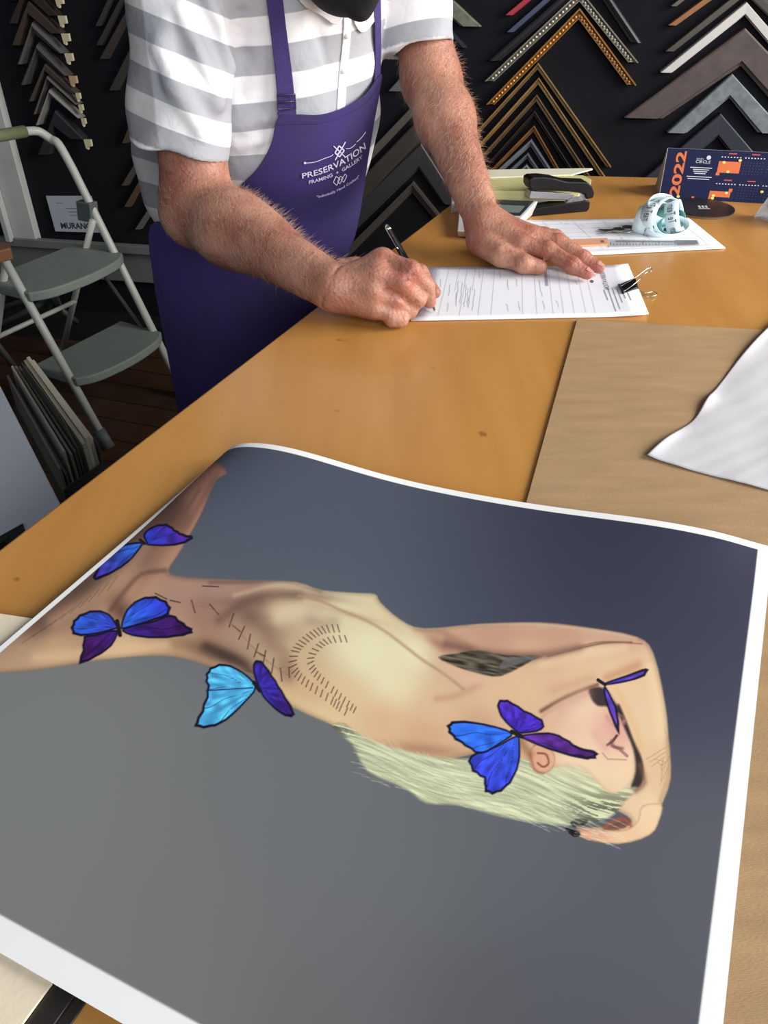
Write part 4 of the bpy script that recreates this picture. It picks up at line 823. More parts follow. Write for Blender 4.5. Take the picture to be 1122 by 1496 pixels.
for k, (c_, lb) in enumerate(zip(cols, lbs)):
    t = .05+.105*k; th = .011 if k >= 6 else .007; a_ = A0.lerp(A1, t)+ldir*(.01 if k not in (1,) else .05); b_ = B0_.lerp(B1_, t)-ldir*(.008+.01*(k % 3))
    vplate(a_, b_, .1985, rz_+[.0,-.03,.02,.015,.01,.0,.02,.025,.01][k], th, cdir_).build('mat_board', mat('mat_board_%d' % k, c_, .8), label=lb, cat='board', group='mat boards standing in the floor rack')
a_ = A0.lerp(A1,.545)+ldir*.05; b_ = B0_.lerp(B1_,.545)-ldir*.012
MB().add([Vector((a_.x,a_.y,.1985)), Vector((b_.x,b_.y,.1985)), Vector((b_.x,b_.y,rz_+.02)), Vector((b_.x,b_.y,rz_+.05))-ldir*.12, Vector((a_.x,a_.y,rz_+.035))]+[v+cdir_*.003 for v in [Vector((a_.x,a_.y,.1985)), Vector((b_.x,b_.y,.1985)), Vector((b_.x,b_.y,rz_+.02)), Vector((b_.x,b_.y,rz_+.05))-ldir*.12, Vector((a_.x,a_.y,rz_+.035))]], [(0,1,2,3,4),(9,8,7,6,5),(0,5,6,1),(1,6,7,2),(2,7,8,3),(3,8,9,4),(4,9,5,0)]).build('grey_divider_sheet', mat('divider_grey', (112,108,98), .8), label='large slanting grey sheet standing among the boards in the floor rack', cat='board')
# ---------------------------------------------------------------- low white cabinet by the counter
cz_ = .70
wc = empty('low_cabinet', U(-20,700,0.0)*1, label='low cabinet with a pale grey white top at the lower left beside the counter', cat='cabinet')
e0_ = U(0,563,cz_); e1_ = U(88,735,cz_); ed = (e1_-e0_).normalized(); en = Vector((ed.y,-ed.x,0)); en = en if en.x < 0 else -en
# keep clear of the counter edge
qs = [e0_-ed*.35, e1_-ed*0+ed*.06, e1_+ed*.06+en*.62, e0_-ed*.35+en*.62]
MB().prism([Vector((v.x,v.y,0)) for v in qs], (0,0,cz_-.025)).build('cabinet_body', mat('cabinet_grey', (90,92,96), .6), wc)
MB().prism([Vector((v.x,v.y,cz_-.025)) for v in qs], (0,0,.025)).build('cabinet_top', mat('cabinet_white', (188,194,204), .45, noise=.04), wc, bevel=.002)
bx0, bx1 = U(0,796,cz_), U(37,775,cz_)
MB().prism([bx0-(bx1-bx0)*.5, bx1, bx1+Vector((-.01,-.035,0)), bx0-(bx1-bx0)*.5+Vector((-.01,-.035,0))], (0,0,.012)).build('black_bar', mat('black_bar', (28,28,30), .5), label='short black bar lying on the low white cabinet top at the left edge', cat='bar')
# ---------------------------------------------------------------- the framer: blended-volume modelling
class Vol:
    """a list of rounded volumes blended smoothly into one continuous body"""
    def __init__(s): s.P = []
    def cap(s, a, b, ra, rb, k=.02, neg=False, g=0):
        a, b = np.array(a, float), np.array(b, float); c = (a+b)/2; R = np.linalg.norm(b-a)/2+max(ra, rb)
        ba = b-a; l2 = ba @ ba+1e-12
        def f(p):
            d = p-a; h = np.clip((d @ ba)/l2, 0, 1); return np.linalg.norm(d-h[..., None]*ba, axis=-1)-(ra+(rb-ra)*h)
        s.P.append((f, c, R, k, neg, g)); return s
    def ell(s, c, ax, r, k=.02, neg=False, g=0):
        c = np.array(c, float); ax = np.array([np.array(v, float)/np.linalg.norm(v) for v in ax]); r = np.array(r, float)
        def f(p):
            q = (p-c) @ ax.T; k0 = np.linalg.norm(q/r, axis=-1); k1 = np.linalg.norm(q/r**2, axis=-1)+1e-9; return k0*(k0-1)/k1
        s.P.append((f, c, r.max(), k, neg, g)); return s
    def plane(s, p0, n, k=.001):      # cut away everything on the +n side
        p0 = np.array(p0, float); n = np.array(n, float); n /= np.linalg.norm(n)
        s.P.append((lambda p: (p-p0) @ n, None, 0, k, 'cut', 0)); return s
    def __call__(s, p, sel=None):
        d = {}
        for f, c, R, k, neg, g in (s.P if sel is None else sel):
            v = f(p)
            if neg == 'all':
                for key in d:
                    h = np.clip(.5-.5*(v+d[key])/k, 0, 1); d[key] = d[key]*(1-h)+(-v)*h+k*h*(1-h)
                continue
            if neg == 'cut':
                for key in d: d[key] = np.maximum(d[key], v)
                continue
            if g not in d: d[g] = np.full(p.shape[:-1], 1.) if neg else v; continue
            if neg:
                h = np.clip(.5-.5*(v+d[g])/k, 0, 1); d[g] = d[g]*(1-h)+(-v)*h+k*h*(1-h)
            else:
                h = np.clip(.5+.5*(d[g]-v)/k, 0, 1); d[g] = d[g]*(1-h)+v*h-k*h*(1-h)
        out = None
        for key in d: out = d[key] if out is None else smin(out, d[key], .0035)
        return np.full(p.shape[:-1], 1.) if out is None else out
    def near(s, c, r):
        return [q for q in s.P if q[1] is None or np.linalg.norm(q[1]-c) < q[2]+r+.05]
def smin(a, b, k):
    h = np.clip(.5+.5*(b-a)/k, 0, 1); return b*(1-h)+a*h-k*h*(1-h)
def surface(vol, lo, hi, cell, B=16):
    lo = np.array(lo); hi = np.array(hi); nb = np.ceil((hi-lo)/(cell*B)).astype(int); half = cell*B/2
    ax = np.arange(B+1)*cell; G = np.stack(np.meshgrid(ax, ax, ax, indexing='ij'), -1)
    N = (nb*B+2).astype(np.int64); keyf = lambda i, j, k: (i*N[1]+j)*N[2]+k
    verts, keys, edges = [], [], []
    for bi in range(nb[0]):
        for bj in range(nb[1]):
            for bk in range(nb[2]):
                o = lo+np.array((bi, bj, bk))*cell*B; c = o+half; sel = vol.near(c, half*1.74)
                if not [q for q in sel if q[4] is False]: continue
                d0 = vol(c[None], sel)[0]
                if abs(d0) > half*1.74+.02 and d0 > 0 or d0 < -half*1.9-.02: continue
                D = vol(o+G, sel); S = D < 0
                if S.all() or not S.any(): continue
                I0 = np.array((bi, bj, bk))*B
                cnt = np.zeros((B,B,B)); acc = np.zeros((B,B,B,3)); 
                for axis in range(3):
                    a = [slice(None)]*3; b = [slice(None)]*3; a[axis] = slice(0, B); b[axis] = slice(1, B+1)
                    Da, Db = D[tuple(a)], D[tuple(b)]; cr = (Da < 0) != (Db < 0); t = np.where(cr, Da/(Da-Db+1e-12), 0)
                    oth = [q for q in range(3) if q != axis]
                    for u in (0, 1):
                        for v in (0, 1):
                            sl = [None]*3; sl[axis] = slice(0, B); sl[oth[0]] = slice(u, u+B); sl[oth[1]] = slice(v, v+B)
                            cc = cr[tuple(sl)]; tt = t[tuple(sl)]; cnt += cc
                            acc[..., axis] += np.where(cc, tt, 0); acc[..., oth[0]] += cc*u; acc[..., oth[1]] += cc*v
                    sl = [slice(0, B)]*3; ccr = cr[tuple(sl)]; ii = np.argwhere(ccr)
                    if len(ii): edges.append(np.concatenate([ii+I0, np.full((len(ii), 1), axis), (D[tuple(a)][tuple(sl)][ccr] < 0)[:, None].astype(int)], 1))
                ij = np.argwhere(cnt > 0)
                if len(ij):
                    q = acc[cnt > 0]/cnt[cnt > 0][:, None]; verts.append(o+(ij+q)*cell); g = ij+I0; keys.append(keyf(g[:,0], g[:,1], g[:,2]))
    V = np.concatenate(verts); K = np.concatenate(keys); order = np.argsort(K); K = K[order]; V = V[order]
    E = np.concatenate(edges).astype(np.int64); F_ = []
    for axis in range(3):
        e = E[E[:, 3] == axis]; o1, o2 = [(1,2),(2,0),(0,1)][axis]
        q = []
        for u, v in ((0,0),(1,0),(1,1),(0,1)):
            g = e[:, :3].copy(); g[:, o1] -= u; g[:, o2] -= v; k = keyf(g[:,0], g[:,1], g[:,2]); i = np.searchsorted(K, k); i = np.clip(i, 0, len(K)-1); q.append(np.where(K[i] == k, i, -1))
        q = np.stack(q, 1); ok = (q >= 0).all(1); q = q[ok]; fl = e[ok][:, 4] == 0; q[fl] = q[fl][:, ::-1]; F_.append(q)
    return V, np.concatenate(F_)
def relax(V, Q, it=2, w=.5):
    for _ in range(it):
        acc = np.zeros_like(V); n = np.zeros(len(V))
        for a, b in ((0,1),(1,2),(2,3),(3,0)):
            np.add.at(acc, Q[:, a], V[Q[:, b]]); np.add.at(n, Q[:, a], 1); np.add.at(acc, Q[:, b], V[Q[:, a]]); np.add.at(n, Q[:, b], 1)
        V = V*(1-w)+acc/np.maximum(n, 1)[:, None]*w
    return V
def quadmesh(name, V, Q, m, parent, attrs=None, **k):
    me = bpy.data.meshes.new(name); me.vertices.add(len(V)); me.vertices.foreach_set('co', V.reshape(-1).astype(np.float32))
    me.loops.add(len(Q)*4); me.polygons.add(len(Q)); me.polygons.foreach_set('loop_start', np.arange(0, len(Q)*4, 4)); me.loops.foreach_set('vertex_index', Q.reshape(-1).astype(np.int32))
    me.update(calc_edges=True); me.validate(); me.polygons.foreach_set('use_smooth', np.ones(len(me.polygons), bool))
    for an, av in (attrs or {}).items():
        if len(av) != len(V):
            a = me.attributes.new(an, 'FLOAT', 'CORNER'); a.data.foreach_set('value', av.astype(np.float32)); continue
        a = me.attributes.new(an, 'FLOAT', 'POINT'); a.data.foreach_set('value', av.astype(np.float32))
    me.materials.append(m); o = bpy.data.objects.new(name, me); COL.objects.link(o)
    if parent: o.parent = parent; o.matrix_parent_inverse = Matrix.Translation(parent.location).inverted()
    tag(o, **k); return o
A3_ = lambda v: np.array(v, float)
# skeleton -------------------------------------------------------------
SR = A3_((-.262, 1.215, 1.285)); SL = A3_((.02, 1.49, 1.37)); om = (SR+SL)/2
rv = SL-SR; rv /= np.linalg.norm(rv); rh = A3_((rv[0], rv[1], 0)); rh /= np.linalg.norm(rh); fv = A3_((rh[1], -rh[0], 0))
PEL = A3_((-.235, 1.50, .93)); tv = om-PEL; tv /= np.linalg.norm(tv)
f2 = np.cross(rv, tv); f2 = f2 if f2 @ fv > 0 else -f2; f2 /= np.linalg.norm(f2); axT = (rv, f2, tv)
ER = A3_(at_depth(288, 305, 1.135)); WR = A3_(U(489, 421, .962)); EL = A3_(at_depth(630, 118, 1.262)); WL = A3_(U(706, 326, .972))
print('arm lengths', np.linalg.norm(ER-SR), np.linalg.norm(WR-ER), np.linalg.norm(EL-SL), np.linalg.norm(WL-EL), proj(SR), proj(SL))
HC = A3_((-.022, 1.20, 1.352)); 
def torso(v, inf=0.0):
    lr = lambda t: om*(1-t)+PEL*t
    v.ell(lr(.30)+f2*.01, axT, (.165+inf, .115+inf, .19), .05); v.cap(SR*.85+om*.15, SL*.85+om*.15, .062+inf, .062+inf, .06)
    v.ell(lr(.68)+f2*.03, axT, (.165+inf, .135+inf, .19), .06); v.ell(PEL+fv*.0, (rh, fv, (0,0,1)), (.17+inf, .125+inf, .14), .06)
body = Vol(); torso(body)
hip = 0.085
for sg in (-1, 1):
    h = PEL+rh*hip*sg-A3_((0,0,.05)); kn = h+A3_((0,0,-.42))+fv*.04; ft = kn+A3_((0,0,-.40))-fv*.02
    body.cap(h, kn, .085, .06, .04); body.cap(kn, ft, .058, .042, .03); body.cap(ft+A3_((0,0,-.02)), ft+fv*.16+A3_((0,0,-.035)), .04, .03, .03)
# neck and head (bent forward, looking down at the writing)
gdir = A3_((.10, -.42, -.9)); gdir /= np.linalg.norm(gdir)        # where the face points
hx = rh; hup = np.cross(hx, gdir); hup = hup if hup[2] > 0 else -hup; hup /= np.linalg.norm(hup); hx = np.cross(gdir, hup)
body.cap(om+A3_((0,0,.03)), HC-hup*.05-gdir*.03, .062, .058, .03)
body.ell(HC+hup*.02-gdir*.01, (hx, gdir, hup), (.076, .096, .105), .02); body.ell(HC-hup*.045+gdir*.025, (hx, gdir, hup), (.056, .07, .072), .03)
body.cap(HC+gdir*.085+hup*.01, HC+gdir*.108-hup*.025, .009, .014, .012)
for sg in (-1, 1):
    body.ell(HC+hx*.079*sg-hup*.01-gdir*.01, (hx, gdir, hup), (.010, .018, .032), .006); body.ell(HC+hx*.032*sg+gdir*.078+hup*.012, (hx, gdir, hup), (.014, .012, .010), .008, neg=True)
    body.ell(HC+hx*.031*sg+gdir*.074+hup*.011, (hx, gdir, hup), (.011, .011, .011), .002)
body.cap(HC+gdir*.088+hx*.02-hup*.052, HC+gdir*.088-hx*.02-hup*.052, .007, .007, .004)
# arms
def arm(S, E, W, rr, out):
    S, E, W = map(A3_, (S, E, W)); m = E+(W-E)*.28
    body.cap(S, E, rr[0], rr[1], .03); body.cap(E, m, rr[1]*.98, rr[2], .03); body.cap(m, W, rr[2], rr[3], .03); body.cap(E, E+out*.006, rr[1]*.9, rr[1]*.9, .02)
arm(SR, ER, WR, (.052, .047, .046, .0285), A3_((-.5, 0, -1)))
arm(SL, EL, WL, (.050, .042, .0415, .0255), A3_((.3, 0, -1)))
fa = (WR-ER)/np.linalg.norm(WR-ER); body.ell(ER+fa*.10+A3_((0,.01,-.004)), (fa, np.cross(fa, (0,0,1)), (0,0,1)), (.10, .047, .045), .02)
# ---- right hand, closed round the pen
hand = {}
def J(*q): return A3_(U(*q))
def chain(pts, rs, g, k=.005):
    for i in range(len(pts)-1): body.cap(pts[i], pts[i+1], rs[i], rs[i+1], k, g=g)
RH = dict(i=[J(559,383,.990), J(600,395,.988), J(622,418,.964), J(628,441,.938)], m=[J(551,403,.982), J(588,414,.976), J(610,437,.951), J(600,449,.936)],
          r=[J(547,427,.964), J(580,437,.955), J(598,454,.937), J(586,460,.932)], p=[J(547,449,.945), J(572,459,.938), J(585,467,.931), J(572,469,.931)])
palmR = WR
# palm volume
cR = (RH['i'][0]+RH['m'][0]+RH['r'][0]+RH['p'][0])/4
for key, rr in (('i', .0155), ('m', .0160), ('r', .0155), ('p', .0145)):
    body.cap(WR+(RH[key][0]-WR)*.05, RH[key][0], .022, rr, .008)
body.cap(WR, J(548,446,.940), .024, .018, .015); body.cap(J(520,400,.955), J(560,415,.955), .022, .016, .012)
for n_, (key, rr) in enumerate((('i', (.0145,.0120,.0110,.0086)), ('m', (.0145,.0117,.0108,.0092)), ('r', (.0135,.0110,.0100,.0090)), ('p', (.0130,.0105,.0095,.0085)))): chain(RH[key], rr, 10+n_)
for key, rr in (('i', .0125), ('m', .0125), ('r', .0115)):                       # knuckles
    a = RH[key][0]; body.ell(a+(a-WR)*.02+A3_((-.002,-.002,.005)), ((1,0,0),(0,1,0),(0,0,1)), (rr, rr, rr*.8), .012)
    b = RH[key][1]; body.ell(b+A3_((0,-.001,.000)), ((1,0,0),(0,1,0),(0,0,1)), (rr*.94,)*3, .006)
body.cap(J(500,398,.958), J(575,396,.955), .018, .0135, .014, g=20); body.cap(J(575,396,.955), J(612,400,.960), .0135, .0125, .006, g=20); body.cap(J(612,400,.960), J(635,427,.944), .0120, .0085, .006, g=20)   # thumb
for key in 'imrp':                                                              # tendons on the back of the hand
    a = RH[key][0]; n_ = A3_((-.25,-.55,.8)); n_ /= np.linalg.norm(n_); body.cap(WR+(a-WR)*.25+n_*.0165, a+n_*.009, .004, .0055, .008)
# ---- left hand, resting flat on the form
Lb = TZ+.0035
LH = dict(i=[J(762,358,.956), J(800,366,.953), J(836,388,.941), J(858,400,.9335)], m=[J(775,348,.957), J(815,355,.954), J(852,378,.941), J(875,391,.9335)],
          r=[J(778,342,.953), J(812,347,.948), J(840,368,.937), J(858,380,.932)], p=[J(772,339,.947), J(796,342,.944), J(814,358,.935), J(826,366,.931)])
for key, rr in (('i', .0150), ('m', .0145), ('r', .0140), ('p', .0130)): body.cap(WL+(LH[key][0]-WL)*.02, LH[key][0], .021, rr, .014)
body.cap(J(705,350,.950), J(745,365,.944), .020, .017, .016)
for n_, (key, rr) in enumerate((('i', (.0138,.0122,.0112,.0085)), ('m', (.0138,.0120,.0110,.0085)), ('r', (.0125,.0112,.0102,.0080)), ('p', (.0115,.0100,.0092,.0075)))): chain(LH[key], rr, 30+n_)
for key, rr in (('i', .0132), ('m', .0130)):
    body.ell(LH[key][0]+A3_((0,0,.005)), ((1,0,0),(0,1,0),(0,0,1)), (.013,.013,.010), .010); body.ell(LH[key][1]+A3_((0,0,.001)), ((1,0,0),(0,1,0),(0,0,1)), (rr*.98,)*3, .006); body.ell(LH[key][2], ((1,0,0),(0,1,0),(0,0,1)), (rr*.92,)*3, .005)
body.cap(J(702,352,.952), J(733,372,.945), .022, .0175, .014, g=40); body.cap(J(733,372,.945), J(765,385,.9395), .0160, .0128, .006, g=40); body.cap(J(765,385,.9395), J(789,390.5,.9345), .0128, .0108, .006, g=40)
body.ell(J(765,385,.941), ((1,0,0),(0,1,0),(0,0,1)), (.0130,)*3, .010)
for key in 'im':
    a = LH[key][0]; body.cap(WL+(a-WL)*.3+A3_((0,0,.012)), a+A3_((0,0,.008)), .004, .005, .008)
# wrist folds
for W_, E_, r_, lst in ((WL, EL, .0262, (.02, .035, .055)), (WR, ER, .0290, (-.01, .03))):
    ax_ = (E_-W_)/np.linalg.norm(E_-W_); u_ = np.cross(ax_, (0,0,1)); u_ /= np.linalg.norm(u_); v_ = np.cross(ax_, u_)
    for t in lst:
        ring_ = [W_+ax_*(t+.006*math.sin(q*3))+(u_*math.cos(q)+v_*math.sin(q))*(r_*1.05+t*.10) for q in np.linspace(0, 2*math.pi, 13)]
        for a, b in zip(ring_, ring_[1:]): body.cap(a, b, .0013, .0013, .003, neg=True)
for pts, r_ in (([(574,400),(590,405),(606,418),(618,434)], .0022), ([(566,425),(582,432),(598,446)], .0022), ([(560,447),(575,455),(589,460)], .0018), ([(736,362),(762,372)], .002), ([(783,353),(812,366),(845,386),(858,393)], .0016), ([(590,381),(596,386),(592,396)], .0009), ([(760,378),(766,388),(765,396)], .0009)):
    q = []
    for (x_, y_) in pts:
        z_ = .90
        for _ in range(120):
            p_ = A3_(at_depth(x_, y_, z_)); dd_ = float(body(p_[None])[0])
            if dd_ < .0005: break
            z_ += max(dd_*.8, .0003)
        q.append(A3_(at_depth(x_, y_, z_)))
    for a_, b_ in zip(q, q[1:]): body.cap(a_, b_, r_, r_, .004, neg='all')
person = empty('person', (PEL[0], PEL[1], 0), label='man in striped shirt, purple apron and black mask bending to write on the form', cat='person')
# two resolutions are avoided: one continuous surface
bV, bQ = surface(body, (-.55, .85, 0), (.42, 1.85, 1.62), .0024)
# keep the figure on, not in, what carries it
over = (bV[:, 2] < TZ+.0036) & (bV[:, 2] > .80) & (np.hypot(*(bV[:, :2]-WR[:2]).T) < .16); bV[over, 2] = TZ+.0036
over = (bV[:, 2] < TZ+.0040) & (bV[:, 2] > .80) & (np.hypot(*(bV[:, :2]-WL[:2]).T) < .22) & (bV[:, 0] > .10); bV[over, 2] = TZ+.0040
bV = relax(bV, bQ, 2, .4)
def skin_mat():
    m = bpy.data.materials.new('skin'); m.use_nodes = True; nt = m.node_tree; b = nt.nodes['Principled BSDF']; lk = nt.links
    tc = nt.nodes.new('ShaderNodeTexCoord')
    def nz(s, d=4): n = nt.nodes.new('ShaderNodeTexNoise'); n.inputs['Scale'].default_value = s; n.inputs['Detail'].default_value = d; lk.new(tc.outputs['Object'], n.inputs[0]); return n
    n1, n2, n3 = nz(16), nz(120, 3), nz(45)
    r = nt.nodes.new('ShaderNodeValToRGB'); e = r.color_ramp.elements; e[0].position = .36; e[1].position = .64; e[0].color = (*lin((150,94,76)),1); e[1].color = (*lin((188,136,112)),1); lk.new(n1.outputs[0], r.inputs[0])
    r2 = nt.nodes.new('ShaderNodeValToRGB'); e = r2.color_ramp.elements; e[0].position = .30; e[1].position = .42; e[0].color = (*lin((200,160,140)),1); e[1].color = (1,1,1,1); lk.new(n2.outputs[0], r2.inputs[0])
    at = nt.nodes.new('ShaderNodeAttribute'); at.attribute_name = 'red'; mx0 = nt.nodes.new('ShaderNodeMixRGB'); mx0.inputs[2].default_value = (*lin((188,104,90)),1); lk.new(at.outputs['Fac'], mx0.inputs[0]); lk.new(r.outputs[0], mx0.inputs[1])
    mx = nt.nodes.new('ShaderNodeMixRGB'); mx.blend_type = 'MULTIPLY'; mx.inputs[0].default_value = .5; lk.new(mx0.outputs[0], mx.inputs[1]); lk.new(r2.outputs[0], mx.inputs[2]); lk.new(mx.outputs[0], b.inputs['Base Color'])
    b.inputs['Roughness'].default_value = .5; b.inputs['Subsurface Weight'].default_value = .08; b.inputs['Subsurface Radius'].default_value = (.01,.004,.002); b.inputs['Subsurface Scale'].default_value = .5
    ad = nt.nodes.new('ShaderNodeMath'); ad.operation = 'ADD'; vr = nt.nodes.new('ShaderNodeTexVoronoi'); vr.inputs['Scale'].default_value = 260; lk.new(tc.outputs['Object'], vr.inputs[0]); lk.new(vr.outputs['Distance'], ad.inputs[0]); lk.new(n3.outputs[0], ad.inputs[1])
    bp = nt.nodes.new('ShaderNodeBump'); bp.inputs['Strength'].default_value = .38; bp.inputs['Distance'].default_value = .0016; lk.new(ad.outputs[0], bp.inputs['Height']); lk.new(bp.outputs[0], b.inputs['Normal']); return m
red = np.zeros(len(bV))
for c_, r_ in [(RH[k_][j_], .013) for k_ in 'imr' for j_ in (0, 1)]+[(LH[k_][j_], .013) for k_ in 'im' for j_ in (0, 1, 2)]+[(RH[k_][3], .012) for k_ in 'im']+[(LH[k_][3], .012) for k_ in 'imr']:
    red = np.maximum(red, np.exp(-((bV-c_)**2).sum(1)/r_**2)*.75)
bodyo = quadmesh('body', bV, bQ, skin_mat(), person, {'red': red})
print('body verts', len(bV))
# fingernails
nail = mat('fingernail', (190,138,122), .4)
def nailat(tip, prev, r_, up):
    tip, prev = A3_(tip), A3_(prev); d = tip-prev; d /= np.linalg.norm(d); up = A3_(up); up = up-d*(up @ d); up /= np.linalg.norm(up); s_ = np.cross(d, up)
    n = 7; V = []
    for j in range(4):
        for i in range(n):
            a = (i/(n-1)-.5)*1.7; L = (-.0035+j*.0035); rr = (r_+.0006)*(1-.08*j); V.append(tip+d*L+up*(math.cos(a)*rr)+s_*(math.sin(a)*rr))
    mk('fingernail', V, [(j*n+i, j*n+i+1, (j+1)*n+i+1, (j+1)*n+i) for j in range(3) for i in range(n-1)], nail, person, smooth=True)
nailat(LH['i'][3], LH['i'][2], .0085, (0,.2,1)); nailat(LH['m'][3], LH['m'][2], .0085, (0,.2,1)); nailat(LH['r'][3], LH['r'][2], .0080, (0,.2,1)); nailat(J(789,390.5,.9345), J(765,385,.9395), .0100, (0,.5,1))
# ---------------------------------------------------------------- hair on the forearms
def arm_hair(name, E, W, r_, n, seed, t0=.02, t1=.98):
    rg = np.random.default_rng(seed); ax_ = W-E; L = np.linalg.norm(ax_); ax_ = ax_/L; d = bV-E; t = d @ ax_; rad = np.linalg.norm(d-t[:, None]*ax_, axis=1)
    ok = np.where((t > -.03) & (t < L*t1) & (rad < r_))[0]; pick = rg.choice(ok, n)
    # normals from radial direction
    N_ = (d-t[:, None]*ax_)[pick]; N_ /= np.linalg.norm(N_, axis=1)[:, None]
    P_ = bV[pick]; V = []; Fc = []
    sw = np.cross(ax_, (0,0,1)); 
    for i in range(n):
        nn = N_[i]; 
        if nn[2] < -.55: continue
        ln_ = .010+.015*rg.random(); tang = ax_*.9+np.cross(ax_, nn)*(.25+.35*rg.random())+rg.normal(0, .25, 3); tang /= np.linalg.norm(tang)
        p0 = P_[i]; p1 = p0+(nn*.34+tang*.66)*ln_*.5; p2 = p1+(nn*.16+tang*.8)*ln_*.6; w_ = np.cross(tang, nn); w_ = w_/max(np.linalg.norm(w_), 1e-6)*.00013
        k = len(V); V += [p0-w_, p0+w_, p1+w_, p1-w_, p2]; Fc += [(k, k+1, k+2, k+3), (k+3, k+2, k+4)]
    mk(name, V, Fc, mat(name+'_grey', (222,208,186), .5), person, kind='stuff')
arm_hair('arm_hair', ER, WR, .062, 4200, 1, t1=.93); arm_hair('arm_hair', EL, WL, .060, 3800, 2, t1=.95)
# ---------------------------------------------------------------- shirt
shirt = Vol(); torso(shirt, .016)
TAIL = A3_(at_depth(292, 225, 1.40)); shirt.ell(TAIL, (rh, fv, (0,0,1)), (.115,.10,.16), .06)
uR = (ER-SR)/np.linalg.norm(ER-SR); hemR = A3_(at_depth(265, 222, 1.10)); uL = (EL-SL)/np.linalg.norm(EL-SL); hemL = A3_(at_depth(611, 74, 1.235))
dR = (hemR-SR); dR /= np.linalg.norm(dR); dL = hemL-SL; dL /= np.linalg.norm(dL)
shirt.cap(SR, hemR+dR*.04, .066, .0685, .03, g=1)
shirt.cap(SL, hemL+dL*.04, .062, .060, .03, g=2)
def foldcap(v, pts, r, k=.012, neg=False, g=0):
    for a, b in zip(pts, pts[1:]): v.cap(a, b, r, r, k, neg=neg, g=g)
class ShirtVol(Vol):
    pass
nR = dR+A3_((-.15, 0, .0)); nR /= np.linalg.norm(nR)
def shirt_fn(base):
    def hf(p):
        return .0030*np.sin(p[..., 0]*42+p[..., 2]*30+2*np.sin(p[..., 1]*20))+.0016*np.sin(p[..., 2]*75-p[..., 0]*55+1.5*np.sin(p[..., 0]*30))
    return hf
wob = shirt_fn(None); TORN = []
_call = Vol.__call__
class SVol(Vol):
    def __call__(s, p, sel=None):
        use = s.P if sel is None else sel
        tor = [q for q in use if q[5] == 0 and q[4] is False]; sr = [q for q in use if q[5] == 1]; sl = [q for q in use if q[5] == 2]
        big = np.full(p.shape[:-1], 1.)
        a = _call(s, p, tor) if tor else big
        def sleeve(lst, hem, nrm, S, dr, r_in):
            if not lst: return big
            v = _call(s, p, lst); v = np.maximum(v, (p-hem) @ nrm)
            t = (p-S) @ dr; rad = np.linalg.norm(p-S-t[..., None]*dr, axis=-1); tl = (hem-S) @ dr
            inner = np.maximum(rad-r_in, (tl-.022)-t); return np.maximum(v, -inner)
        b = sleeve(sr, hemR, nR, SR, dR, .0535); c = sleeve(sl, hemL, dL, SL, dL, .0460)
        d = smin(smin(a, b, .004), c, .004)
        for a_, b_, r_ in TORN:
            if np.min(np.linalg.norm(p.reshape(-1, 3)[::97]-(a_+b_)/2, axis=1)) > .16: continue
            ba = b_-a_; h_ = np.clip(((p-a_) @ ba)/(ba @ ba), 0, 1); v = np.linalg.norm(p-a_-h_[..., None]*ba, axis=-1); d = d+r_*1.1*np.exp(-(v/(r_*2.2))**2)
        d = np.maximum(d, -(p[..., 2]-.885))
        nk = np.linalg.norm(p-(om+A3_((.0,-.02,.075))), axis=-1)-.0
        return d+wob(p)
shirt.__class__ = SVol
# diagonal folds on the near sleeve, crease at the armpit
def onsl(px, py, z): return A3_(at_depth(px, py, z))
for pts, r_ in (([(262,15),(285,70),(318,150)], .006), ([(300,-10),(318,40),(334,95)], .007), ([(236,70),(252,120),(292,190)], .005)):
    q = []
    for (x_, y_) in pts:
        z_ = .80
        for _ in range(80):
            p_ = A3_(at_depth(x_, y_, z_)); dd_ = float(shirt(p_[None])[0])
            if dd_ < .0008: break
            z_ += max(dd_*.8, .0005)
        q.append(A3_(at_depth(x_, y_, z_)))
    foldcap(shirt, q, r_, .02, g=1)
for pts, r_, g_ in (([(250,24),(268,75),(306,130)], .0036, 1), ([(282,-5),(306,45),(327,100)], .0045, 1), ([(352,205),(380,196),(402,190)], .005, 0), ([(350,232),(375,226),(398,212)], .005, 0), ([(450,20),(470,60),(480,110)], .003, 0), ([(352,20),(358,80),(352,140)], .004, 0)):
    q = []
    for (x_, y_) in pts:
        z_ = .80
        for _ in range(80):
            p_ = A3_(at_depth(x_, y_, z_)); dd_ = float(shirt(p_[None])[0])
            if dd_ < .0008: break
            z_ += max(dd_*.8, .0005)
        q.append(A3_(at_depth(x_, y_, z_)))
    if g_: foldcap(shirt, q, r_, .014, neg=True, g=g_)
    else:
        TORN.extend([(a_, b_, r_) for a_, b_ in zip(q, q[1:])])
sV, sQ = surface(shirt, (-.60, .95, .80), (.35, 1.85, 1.52), .0032)
sV = relax(sV, sQ, 2, .5)
# stripes run round the garment: a coordinate along each piece of cloth
dTor = np.stack([(sV-SR) @ dR, (sV-SL) @ dL], 1)
vr_ = np.linalg.norm(sV-SR-dTor[:, :1]*dR, axis=1)-.072; vl_ = np.linalg.norm(sV-SL-dTor[:, 1:]*dL, axis=1)-.062
tor_ = Vol(); torso(tor_, .016); vt = tor_(sV)
isR = (vr_ < vt) & (dTor[:, 0] > -.03); isL = (vl_ < vt) & (dTor[:, 1] > 0) & ~isR
sv = sV[:, 2]/.072+(((sV-om) @ rv)*-1.0)-.33
svR = -((sV-hemR) @ (nR+A3_((-.12,0,0))))/.061+.0; svL = -((sV-hemL) @ dL)/.070+.10
reg = np.where(isR, 1, np.where(isL, 2, 0)); SV3 = np.stack([sv+.10, svR, svL]); fr_ = np.max(reg[sQ], axis=1)
sv = SV3[np.repeat(fr_, 4), sQ.reshape(-1)]
